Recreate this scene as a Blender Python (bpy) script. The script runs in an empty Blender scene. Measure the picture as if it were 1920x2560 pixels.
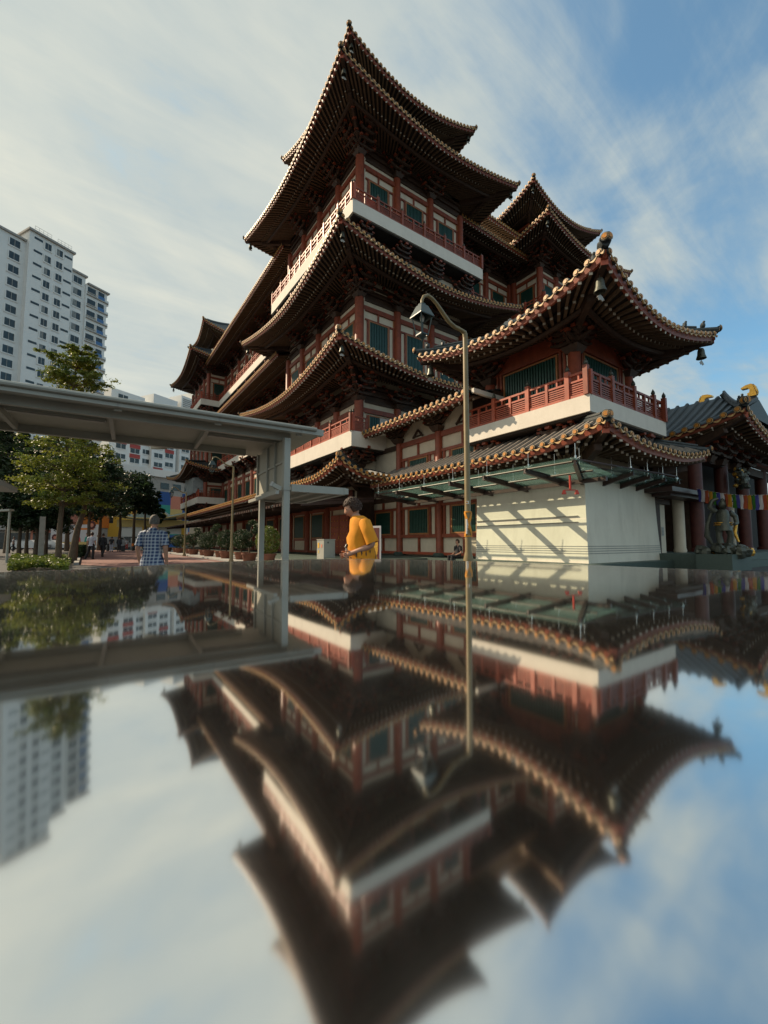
import bpy, bmesh, math, random
from mathutils import Vector, Matrix
R = math.radians
rnd = random.Random(7)
scene = bpy.context.scene
COL = scene.collection

# ------------------------------------------------------------------ camera
cd = bpy.data.cameras.new('camera'); cam = bpy.data.objects.new('camera', cd); COL.objects.link(cam)
cd.sensor_fit = 'HORIZONTAL'; cd.sensor_width = 36; cd.lens = 1042.6/1920*36
cd.clip_start = 0.004; cd.clip_end = 3000
CAMZ = 1.05; YAW = R(35.0)
cam.location = (0, 0, CAMZ); cam.rotation_euler = (R(90+4.218), 0, -YAW)
scene.camera = cam
FW = Vector((math.sin(YAW), math.cos(YAW), 0)); RT = Vector((math.cos(YAW), -math.sin(YAW), 0))
def at(px, D):                       # plan point at pixel column px (1920 wide photo), forward depth D
    p = FW*D + RT*(D*(px-960)/1042.6); return (p.x, p.y)

# ------------------------------------------------------------------ light and exposure
sun_travel = Vector((1.0, -1.43, -1.25)).normalized()
sun_el = math.asin(-sun_travel.z); sun_az = math.atan2(-sun_travel.x, -sun_travel.y)   # from +Y towards +X
sd = bpy.data.lights.new('sun', 'SUN'); sun = bpy.data.objects.new('sun', sd); COL.objects.link(sun)
sd.energy = 4.6; sd.angle = R(0.5); sd.color = (1.0, 0.80, 0.56)
sun.rotation_euler = sun_travel.to_track_quat('-Z', 'Y').to_euler()
w = bpy.data.worlds.new('World'); scene.world = w; w.use_nodes = True
nt = w.node_tree; N = nt.nodes; L = nt.links; N.clear()
def nd(t, **k):
    n = N.new(t)
    for a, b in k.items(): setattr(n, a, b)
    return n
def mth(op, a, b=None, c=None):
    n = nd('ShaderNodeMath', operation=op)
    for i, v in enumerate((a, b, c)):
        if v is None: continue
        if isinstance(v, (int, float)): n.inputs[i].default_value = v
        else: L.new(v, n.inputs[i])
    return n.outputs[0]
out = nd('ShaderNodeOutputWorld'); bg = nd('ShaderNodeBackground'); L.new(bg.outputs[0], out.inputs[0])
sky = nd('ShaderNodeTexSky', sky_type='NISHITA', sun_disc=False, sun_elevation=sun_el, sun_rotation=sun_az, altitude=0, air_density=1.0, dust_density=1.2, ozone_density=2.0)
tc = nd('ShaderNodeTexCoord'); sep = nd('ShaderNodeSeparateXYZ'); L.new(tc.outputs['Generated'], sep.inputs[0])
den = mth('ADD', mth('MAXIMUM', sep.outputs[2], 0.0), 0.22)
u_ = mth('DIVIDE', sep.outputs[0], den); v_ = mth('DIVIDE', sep.outputs[1], den)
cmb = nd('ShaderNodeCombineXYZ'); L.new(u_, cmb.inputs[0]); L.new(v_, cmb.inputs[1])
mp = nd('ShaderNodeMapping'); mp.inputs['Rotation'].default_value = (0, 0, R(-50)); mp.inputs['Scale'].default_value = (1.1, 1.5, 1); mp.inputs['Location'].default_value = (0.8, 2.4, 0)
L.new(cmb.outputs[0], mp.inputs[0])
n1 = nd('ShaderNodeTexNoise'); n1.inputs['Scale'].default_value = 1.7; n1.inputs['Detail'].default_value = 10; n1.inputs['Roughness'].default_value = .57; n1.inputs['Distortion'].default_value = .35
L.new(mp.outputs[0], n1.inputs['Vector'])
n2 = nd('ShaderNodeTexNoise'); n2.inputs['Scale'].default_value = .7; n2.inputs['Detail'].default_value = 4
L.new(cmb.outputs[0], n2.inputs['Vector'])
# cover: denser towards the sun side (left), thinner overhead on the right
lft = mth('MULTIPLY_ADD', sep.outputs[0], -0.82, mth('MULTIPLY', sep.outputs[1], 0.57))   # + on the left
mp3 = nd('ShaderNodeMapping'); mp3.inputs['Rotation'].default_value = (0, 0, R(-38)); mp3.inputs['Scale'].default_value = (0.5, 3.2, 1); L.new(cmb.outputs[0], mp3.inputs[0])
n3 = nd('ShaderNodeTexNoise'); n3.inputs['Scale'].default_value = 2.2; n3.inputs['Detail'].default_value = 8; n3.inputs['Roughness'].default_value = .6; n3.inputs['Distortion'].default_value = .5; L.new(mp3.outputs[0], n3.inputs['Vector'])
cov = mth('MULTIPLY_ADD', lft, 0.52, mth('MULTIPLY_ADD', n1.outputs[0], 2.3, mth('MULTIPLY_ADD', n2.outputs[0], .8, mth('MULTIPLY_ADD', n3.outputs[0], 1.0, -1.26))))
hz = mth('MULTIPLY', mth('POWER', mth('SUBTRACT', 1.0, mth('ABSOLUTE', sep.outputs[2])), 9.0), .45)
cov = mth('ADD', cov, hz)
mr = nd('ShaderNodeMapRange', interpolation_type='SMOOTHSTEP'); mr.inputs[1].default_value = .0; mr.inputs[2].default_value = .80; mr.inputs[3].default_value = .15; mr.inputs[4].default_value = .98
L.new(cov, mr.inputs[0])
# cloud colour: warm cream to cool grey by the finer noise
cr = nd('ShaderNodeMix', data_type='RGBA'); cr.inputs[6].default_value = (3.2, 3.95, 4.25, 1); cr.inputs[7].default_value = (5.7, 5.75, 5.0, 1)
crf = nd('ShaderNodeMapRange'); crf.inputs[1].default_value = -.55; crf.inputs[2].default_value = .95; L.new(mth('MULTIPLY_ADD', lft, .75, mth('MULTIPLY_ADD', n1.outputs[0], 2.6, mth('MULTIPLY_ADD', n3.outputs[0], 1.6, -2.02))), crf.inputs[0]); L.new(crf.outputs[0], cr.inputs[0])
skt = nd('ShaderNodeMix', data_type='RGBA', blend_type='MULTIPLY'); skt.inputs[0].default_value = 1; skt.inputs[7].default_value = (1.02, 1.55, 1.52, 1); L.new(sky.outputs[0], skt.inputs[6])
mx = nd('ShaderNodeMix', data_type='RGBA'); L.new(mr.outputs[0], mx.inputs[0]); L.new(skt.outputs[2], mx.inputs[6]); L.new(cr.outputs[2], mx.inputs[7])
L.new(mx.outputs[2], bg.inputs[0]); bg.inputs[1].default_value = 0.1
vs = scene.view_settings; vs.view_transform = 'Standard'; vs.look = 'None'; vs.exposure = .38; vs.gamma = 1; vs.use_curve_mapping = False
scene.cycles.max_bounces = 8; scene.cycles.use_denoising = True

# ------------------------------------------------------------------ materials
def mat(name, c, rough=.6, metal=0, var=.25, scale=6, bump=0, c2=None, spec=None, dirt=0, trans=0, ior=None, stretch=None):
    m = bpy.data.materials.new(name); m.use_nodes = True; t = m.node_tree; b = t.nodes['Principled BSDF']
    tcn = t.nodes.new('ShaderNodeTexCoord'); no = t.nodes.new('ShaderNodeTexNoise'); no.inputs['Scale'].default_value = scale; no.inputs['Detail'].default_value = 6; no.inputs['Roughness'].default_value = .6
    src = tcn.outputs['Object']
    if stretch:
        mpn = t.nodes.new('ShaderNodeMapping'); mpn.inputs['Scale'].default_value = stretch; t.links.new(src, mpn.inputs[0]); src = mpn.outputs[0]
    t.links.new(src, no.inputs['Vector'])
    mxn = t.nodes.new('ShaderNodeMix'); mxn.data_type = 'RGBA'
    lo = c2 if c2 else tuple(x*(1-var) for x in c); hi = c if c2 else tuple(min(1, x*(1+var*.6)) for x in c)
    mxn.inputs[6].default_value = (*lo, 1); mxn.inputs[7].default_value = (*hi, 1)
    rp = t.nodes.new('ShaderNodeMapRange'); rp.inputs[1].default_value = .33; rp.inputs[2].default_value = .67
    t.links.new(no.outputs[0], rp.inputs[0]); t.links.new(rp.outputs[0], mxn.inputs[0])
    last = mxn.outputs[2]
    if dirt:
        n2_ = t.nodes.new('ShaderNodeTexNoise'); n2_.inputs['Scale'].default_value = .9; n2_.inputs['Detail'].default_value = 8; n2_.inputs['Roughness'].default_value = .7
        mp2 = t.nodes.new('ShaderNodeMapping'); mp2.inputs['Scale'].default_value = (1.6, 1.6, .35); t.links.new(tcn.outputs['Object'], mp2.inputs[0]); t.links.new(mp2.outputs[0], n2_.inputs['Vector'])
        r2 = t.nodes.new('ShaderNodeMapRange'); r2.inputs[1].default_value = .5; r2.inputs[2].default_value = .8; r2.inputs[4].default_value = dirt
        t.links.new(n2_.outputs[0], r2.inputs[0])
        m2 = t.nodes.new('ShaderNodeMix'); m2.data_type = 'RGBA'; m2.inputs[7].default_value = (c[0]*.45, c[1]*.43, c[2]*.38, 1)
        t.links.new(last, m2.inputs[6]); t.links.new(r2.outputs[0], m2.inputs[0]); last = m2.outputs[2]
    t.links.new(last, b.inputs['Base Color']); b.inputs['Roughness'].default_value = rough; b.inputs['Metallic'].default_value = metal
    if spec is not None: b.inputs['Specular IOR Level'].default_value = spec
    if trans: b.inputs['Transmission Weight'].default_value = trans
    if ior: b.inputs['IOR'].default_value = ior
    if bump:
        bn = t.nodes.new('ShaderNodeBump'); bn.inputs['Strength'].default_value = bump; bn.inputs['Distance'].default_value = .02
        t.links.new(no.outputs[0], bn.inputs['Height']); t.links.new(bn.outputs[0], b.inputs['Normal'])
    m['nodes_last'] = 1
    return m
M = {}
M['red'] = mat('red_paint', (.26, .055, .023), .5, var=.3, scale=3, dirt=.4)
M['redshade'] = mat('shaded_red_paint', (.095, .022, .016), .55, var=.3, scale=3, dirt=.3)  # red paint darkened: the gate hall's deep shade put into the colour
M['redbr'] = mat('bright_and_sunlit_red', (.40, .080, .036), .5, var=.25, scale=3, dirt=.35)  # brighter red for door and beams; on left railings sunlight painted in
M['brown'] = mat('dark_timber', (.060, .030, .017), .65, var=.35, scale=4, dirt=.4)
M['rafter'] = mat('rafter_timber', (.125, .078, .044), .7, var=.3, scale=5)
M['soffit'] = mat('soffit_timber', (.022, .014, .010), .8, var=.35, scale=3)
M['white'] = mat('cream_plaster', (.68, .585, .455), .85, var=.07, scale=2.5, dirt=.28)
M['bast'] = mat('warm_white_render', (.76, .715, .60), .85, var=.05, scale=1.2, dirt=.35)
M['slab'] = mat('white_parapet_paint', (.72, .67, .59), .8, var=.05, scale=2, dirt=.22)
M['green'] = mat('green_shutter_paint', (.014, .062, .046), .35, var=.3, scale=5)
M['frame'] = mat('copper_frame_paint', (.36, .14, .045), .5, var=.2, scale=5)
M['tile'] = mat('dark_glazed_tile', (.035, .045, .048), .55, var=.45, scale=9, bump=.3)
M['tiled'] = mat('weathered_grey_tile', (.30, .26, .22), .7, var=.3, scale=12, c2=(.16, .15, .14), dirt=.4, bump=.3)
M['gold'] = mat('ochre_tile_end', (.58, .24, .04), .42, var=.3, scale=8, dirt=.3)
M['goldl'] = mat('pale_drip_tile', (.60, .38, .16), .5, var=.3, scale=8, dirt=.45)
M['gild'] = mat('gilded_ornament', (.85, .46, .08), .3, metal=.7, var=.3, scale=14, bump=.5)
M['rend'] = mat('rafter_end_paint', (.60, .55, .46), .7, var=.15, scale=6)
M['bronze'] = mat('bell_bronze', (.10, .105, .085), .45, metal=.6, var=.3, scale=20)
M['platew'] = mat('bell_plate', (.42, .40, .36), .5, var=.2)
M['stone'] = mat('green_granite', (.07, .10, .085), .55, var=.3, scale=25, dirt=.3)
M['steel'] = mat('painted_white_steel', (.37, .37, .33), .45, var=.08, scale=2, dirt=.35)
M['steelp'] = mat('pale_panel', (.40, .385, .32), .55, var=.06, scale=1.5, dirt=.4)
M['cansteel'] = mat('brown_steel', (.055, .028, .022), .45, var=.3, scale=5)
M['chrome'] = mat('brushed_fitting', (.6, .6, .58), .25, metal=1, var=.1)
M['pole'] = mat('bronze_green_pole', (.24, .18, .085), .42, var=.18, scale=5, dirt=.5)
M['lampg'] = mat('lantern_green_paint', (.035, .06, .058), .35, var=.3, scale=8)
M['ribbon'] = mat('orange_ribbon', (.75, .30, .02), .45, var=.2)
M['ribbonw'] = mat('white_tag', (.75, .72, .68), .6, var=.08)
M['skin'] = mat('skin', (.50, .27, .185), .55, var=.12, scale=12)
M['hair'] = mat('dark_hair', (.050, .022, .012), .6, var=.5, scale=40, bump=.8, stretch=(1, 1, .3))
M['hairg'] = mat('grey_hair', (.16, .145, .13), .7, var=.4, scale=40, bump=.8)
M['mustard'] = mat('mustard_cloth', (.72, .275, .012), .85, var=.20, scale=5, bump=.6, stretch=(1, 1, .5))
M['black'] = mat('black_cloth', (.018, .018, .022), .75, var=.3)
M['blackp'] = mat('black_plastic', (.02, .02, .02), .35, var=.3)
M['denim'] = mat('dark_trousers', (.025, .028, .04), .8, var=.3)
M['conc'] = mat('concrete', (.34, .33, .31), .85, var=.15, scale=4, dirt=.3)
M['aptw'] = mat('apartment_white', (.72, .72, .70), .8, var=.04, scale=.3, dirt=.12)
M['aptr'] = mat('apartment_red', (.38, .06, .05), .7, var=.1)
M['aptb'] = mat('balcony_blue', (.06, .16, .34), .6, var=.15)
M['glassd'] = mat('dark_window_glass', (.030, .042, .045), .15, var=.5, scale=1.5)
M['asph'] = mat('asphalt', (.06, .06, .062), .9, var=.25, scale=30)
M['terra'] = mat('terracotta', (.20, .075, .042), .7, var=.3, scale=6, dirt=.35)
M['bark'] = mat('bark', (.12, .085, .055), .9, var=.4, scale=10, bump=.6, stretch=(3, 3, .5))
M['tarp'] = mat('grey_tarpaulin', (.30, .34, .35), .55, var=.2, scale=3)
M['yell'] = mat('yellow_paint', (.62, .36, .04), .7, var=.12)
M['teal'] = mat('teal_paint', (.03, .27, .22), .7, var=.12)
M['blue'] = mat('blue_paint', (.015, .075, .27), .7, var=.12)
M['salmon'] = mat('salmon_paint', (.55, .20, .13), .7, var=.12)
M['sand'] = mat('sand_paint', (.55, .40, .14), .7, var=.12)
M['orange'] = mat('orange_paint', (.60, .17, .02), .7, var=.12)
M['gateroof'] = mat('pale_green_tile', (.16, .20, .18), .5, var=.3, scale=6)
M['carw'] = mat('white_car_paint', (.62, .63, .64), .25, var=.03)
M['curt'] = mat('curtained_window', (.22, .23, .22), .5, var=.4, scale=1.2)
M['rubber'] = mat('tyre_rubber', (.02, .02, .02), .85, var=.2)
M['red2'] = mat('signal_red', (.55, .05, .03), .5, var=.1)
M['maroon'] = mat('maroon_cloth', (.10, .02, .02), .8, var=.2)
M['greyshirt'] = mat('pale_grey_shirt', (.42, .43, .50), .8, var=.08)
M['fw'] = mat('flag_white', (.5, .48, .5), .8, var=.08); M['fr'] = mat('flag_red', (.33, .06, .02), .8, var=.1)
M['fy'] = mat('flag_yellow', (.45, .21, .012), .8, var=.1); M['fb'] = mat('flag_blue', (.05, .05, .26), .8, var=.1); M['fg'] = mat('flag_green', (.03, .15, .015), .8, var=.1)
def leafmat(name, a, b, sc=.9):
    m = bpy.data.materials.new(name); m.use_nodes = True; t = m.node_tree; p = t.nodes['Principled BSDF']
    tcn = t.nodes.new('ShaderNodeTexCoord'); no = t.nodes.new('ShaderNodeTexNoise'); no.inputs['Scale'].default_value = sc; no.inputs['Detail'].default_value = 5
    t.links.new(tcn.outputs['Object'], no.inputs['Vector'])
    mxn = t.nodes.new('ShaderNodeMix'); mxn.data_type = 'RGBA'; mxn.inputs[6].default_value = (*a, 1); mxn.inputs[7].default_value = (*b, 1)
    rp = t.nodes.new('ShaderNodeMapRange'); rp.inputs[1].default_value = .36; rp.inputs[2].default_value = .64
    t.links.new(no.outputs[0], rp.inputs[0]); t.links.new(rp.outputs[0], mxn.inputs[0]); t.links.new(mxn.outputs[2], p.inputs['Base Color'])
    p.inputs['Roughness'].default_value = .5
    tr = t.nodes.new('ShaderNodeBsdfTranslucent'); t.links.new(mxn.outputs[2], tr.inputs[0])
    ms = t.nodes.new('ShaderNodeMixShader'); ms.inputs[0].default_value = .35
    t.links.new(p.outputs[0], ms.inputs[1]); t.links.new(tr.outputs[0], ms.inputs[2]); t.links.new(ms.outputs[0], t.nodes['Material Output'].inputs[0])
    return m
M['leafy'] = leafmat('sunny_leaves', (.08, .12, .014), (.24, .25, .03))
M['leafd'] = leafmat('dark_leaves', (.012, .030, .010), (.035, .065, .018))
M['leafh'] = leafmat('hedge_leaves', (.05, .09, .012), (.16, .19, .03), 3)
def glass_mat():
    m = bpy.data.materials.new('canopy_glass'); m.use_nodes = True; t = m.node_tree; p = t.nodes['Principled BSDF']
    p.inputs['Base Color'].default_value = (.12, .21, .19, 1); p.inputs['Roughness'].default_value = .08
    tr = t.nodes.new('ShaderNodeBsdfTransparent'); tr.inputs[0].default_value = (.93, .985, .95, 1)
    no = t.nodes.new('ShaderNodeLayerWeight'); no.inputs['Blend'].default_value = .5
    rp = t.nodes.new('ShaderNodeMapRange'); rp.inputs[1].default_value = .5; rp.inputs[2].default_value = .95; rp.inputs[3].default_value = .975; rp.inputs[4].default_value = .42
    t.links.new(no.outputs['Facing'], rp.inputs[0])
    ms = t.nodes.new('ShaderNodeMixShader'); t.links.new(rp.outputs[0], ms.inputs[0]); t.links.new(p.outputs[0], ms.inputs[1]); t.links.new(tr.outputs[0], ms.inputs[2])
    tl = t.nodes.new('ShaderNodeBsdfTranslucent'); tl.inputs[0].default_value = (.13, .25, .225, 1); m2 = t.nodes.new('ShaderNodeMixShader'); m2.inputs[0].default_value = .55; t.links.new(p.outputs[0], m2.inputs[1]); t.links.new(tl.outputs[0], m2.inputs[2]); t.links.new(m2.outputs[0], ms.inputs[1])
    t.links.new(ms.outputs[0], t.nodes['Material Output'].inputs[0]); return m
M['glass'] = glass_mat()
def brickpave():
    m = bpy.data.materials.new('red_brick_paving'); m.use_nodes = True; t = m.node_tree; p = t.nodes['Principled BSDF']
    tcn = t.nodes.new('ShaderNodeTexCoord'); br = t.nodes.new('ShaderNodeTexBrick'); br.inputs['Scale'].default_value = 1
    br.inputs['Brick Width'].default_value = .4; br.inputs['Row Height'].default_value = .2; br.inputs['Mortar Size'].default_value = .012
    br.inputs['Color1'].default_value = (.27, .13, .11, 1); br.inputs['Color2'].default_value = (.21, .10, .085, 1); br.inputs['Mortar'].default_value = (.14, .09, .08, 1)
    t.links.new(tcn.outputs['Object'], br.inputs['Vector']); t.links.new(br.outputs[0], p.inputs['Base Color']); p.inputs['Roughness'].default_value = .85
    return m
M['brick'] = brickpave()
def plaid():
    m = bpy.data.materials.new('blue_plaid_cotton'); m.use_nodes = True; t = m.node_tree; p = t.nodes['Principled BSDF']; p.inputs['Roughness'].default_value = .8
    tcn = t.nodes.new('ShaderNodeTexCoord'); sp_ = t.nodes.new('ShaderNodeSeparateXYZ'); t.links.new(tcn.outputs['Object'], sp_.inputs[0])
    def m_(op, a, b=None):
        n = t.nodes.new('ShaderNodeMath'); n.operation = op
        for i, v in enumerate((a, b)):
            if v is None: continue
            if isinstance(v, (int, float)): n.inputs[i].default_value = v
            else: t.links.new(v, n.inputs[i])
        return n.outputs[0]
    def band(s, per, wd, off=0):
        return m_('LESS_THAN', m_('FRACT', m_('ADD', m_('DIVIDE', s, per), off)), wd)
    xs = m_('ADD', sp_.outputs[0], 10.0); zs = m_('ADD', sp_.outputs[2], 10.0)
    dark = m_('ADD', band(xs, .062, .5), band(zs, .062, .5))
    wl = m_('MAXIMUM', band(xs, .062, .14, .32), band(zs, .062, .14, .32))
    c1 = t.nodes.new('ShaderNodeMix'); c1.data_type = 'RGBA'; c1.inputs[6].default_value = (.30, .37, .48, 1); c1.inputs[7].default_value = (.035, .065, .17, 1)
    t.links.new(m_('MULTIPLY', dark, .5), c1.inputs[0])
    c2 = t.nodes.new('ShaderNodeMix'); c2.data_type = 'RGBA'; c2.inputs[7].default_value = (.62, .65, .70, 1); t.links.new(c1.outputs[2], c2.inputs[6]); t.links.new(m_('MULTIPLY', wl, .75), c2.inputs[0])
    t.links.new(c2.outputs[2], p.inputs['Base Color']); return m
M['plaid'] = plaid()
def polished():
    m = bpy.data.materials.new('polished_speckled_stone'); m.use_nodes = True; t = m.node_tree; p = t.nodes['Principled BSDF']
    tcn = t.nodes.new('ShaderNodeTexCoord')
    no = t.nodes.new('ShaderNodeTexNoise'); no.inputs['Scale'].default_value = 260; no.inputs['Detail'].default_value = 3; t.links.new(tcn.outputs['Object'], no.inputs['Vector'])
    nl = t.nodes.new('ShaderNodeTexNoise'); nl.inputs['Scale'].default_value = 5; nl.inputs['Detail'].default_value = 1.5; t.links.new(tcn.outputs['Object'], nl.inputs['Vector'])
    rp = t.nodes.new('ShaderNodeMapRange'); rp.inputs[1].default_value = .52; rp.inputs[2].default_value = .72; t.links.new(no.outputs[0], rp.inputs[0])
    mxn = t.nodes.new('ShaderNodeMix'); mxn.data_type = 'RGBA'; mxn.inputs[6].default_value = (.80, .80, .78, 1); mxn.inputs[7].default_value = (.79, .79, .77, 1)
    t.links.new(rp.outputs[0], mxn.inputs[0]); t.links.new(mxn.outputs[2], p.inputs['Base Color'])
    p.inputs['Metallic'].default_value = 1
    # polish fades towards the worn rim of the slab (radial distance in the slab's own space)
    vl = t.nodes.new('ShaderNodeVectorMath'); vl.operation = 'LENGTH'; t.links.new(tcn.outputs['Object'], vl.inputs[0])
    rr = t.nodes.new('ShaderNodeMapRange'); rr.inputs[1].default_value = .02; rr.inputs[2].default_value = .22; rr.inputs[3].default_value = .050; rr.inputs[4].default_value = .018
    t.links.new(vl.outputs['Value'], rr.inputs[0])
    ad = t.nodes.new('ShaderNodeMath'); ad.operation = 'MULTIPLY_ADD'; t.links.new(nl.outputs[0], ad.inputs[0]); ad.inputs[1].default_value = .045; t.links.new(rr.outputs[0], ad.inputs[2])
    t.links.new(ad.outputs[0], p.inputs['Roughness'])
    d = t.nodes.new('ShaderNodeBsdfPrincipled'); d.inputs['Base Color'].default_value = (.05, .052, .05, 1); d.inputs['Roughness'].default_value = .3
    sp2 = t.nodes.new('ShaderNodeMapRange'); sp2.inputs[1].default_value = .58; sp2.inputs[2].default_value = .66; t.links.new(no.outputs[0], sp2.inputs[0])
    dc = t.nodes.new('ShaderNodeMix'); dc.data_type = 'RGBA'; dc.inputs[6].default_value = (.022, .03, .03, 1); dc.inputs[7].default_value = (.70, .68, .64, 1)
    t.links.new(sp2.outputs[0], dc.inputs[0]); t.links.new(dc.outputs[2], d.inputs['Base Color'])
    wr = t.nodes.new('ShaderNodeMapRange'); wr.inputs[1].default_value = .40; wr.inputs[2].default_value = .88; wr.inputs[3].default_value = .0; wr.inputs[4].default_value = .45
    t.links.new(vl.outputs['Value'], wr.inputs[0])
    ms = t.nodes.new('ShaderNodeMixShader'); t.links.new(wr.outputs[0], ms.inputs[0]); t.links.new(p.outputs[0], ms.inputs[1]); t.links.new(d.outputs[0], ms.inputs[2])
    df = t.nodes.new('ShaderNodeBsdfDiffuse'); df.inputs[0].default_value = (.50, .52, .52, 1); mf = t.nodes.new('ShaderNodeMixShader')
    sm = t.nodes.new('ShaderNodeTexNoise'); sm.inputs['Scale'].default_value = 14; sm.inputs['Detail'].default_value = 8; sm.inputs['Roughness'].default_value = .75; sm.inputs['Distortion'].default_value = 1.2
    mps = t.nodes.new('ShaderNodeMapping'); mps.inputs['Scale'].default_value = (1, .35, 1); mps.inputs['Rotation'].default_value = (0, 0, .5); t.links.new(tcn.outputs['Object'], mps.inputs[0]); t.links.new(mps.outputs[0], sm.inputs['Vector'])
    smr = t.nodes.new('ShaderNodeMapRange'); smr.inputs[1].default_value = .45; smr.inputs[2].default_value = .8; smr.inputs[3].default_value = .012; smr.inputs[4].default_value = .028; t.links.new(sm.outputs[0], smr.inputs[0])
    vd = t.nodes.new('ShaderNodeTexVoronoi'); vd.inputs['Scale'].default_value = 420; t.links.new(tcn.outputs['Object'], vd.inputs['Vector'])
    vdr = t.nodes.new('ShaderNodeMapRange'); vdr.inputs[1].default_value = .10; vdr.inputs[2].default_value = .16; vdr.inputs[3].default_value = .06; vdr.inputs[4].default_value = 0; t.links.new(vd.outputs['Distance'], vdr.inputs[0])
    rad_ = t.nodes.new('ShaderNodeMapRange'); rad_.inputs[1].default_value = .12; rad_.inputs[2].default_value = .3; t.links.new(vl.outputs['Value'], rad_.inputs[0])
    mm_ = t.nodes.new('ShaderNodeMath'); mm_.operation = 'MULTIPLY_ADD'; t.links.new(vdr.outputs[0], mm_.inputs[0]); t.links.new(rad_.outputs[0], mm_.inputs[1]); t.links.new(smr.outputs[0], mm_.inputs[2]); t.links.new(mm_.outputs[0], mf.inputs[0]); t.links.new(ms.outputs[0], mf.inputs[1]); t.links.new(df.outputs[0], mf.inputs[2])
    bn = t.nodes.new('ShaderNodeBump'); bn.inputs['Strength'].default_value = .25; bn.inputs['Distance'].default_value = .0008; t.links.new(nl.outputs[0], bn.inputs['Height'])
    t.links.new(bn.outputs[0], p.inputs['Normal'])
    t.links.new(mf.outputs[0], t.nodes['Material Output'].inputs[0]); return m
M['polish'] = polished()

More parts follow.
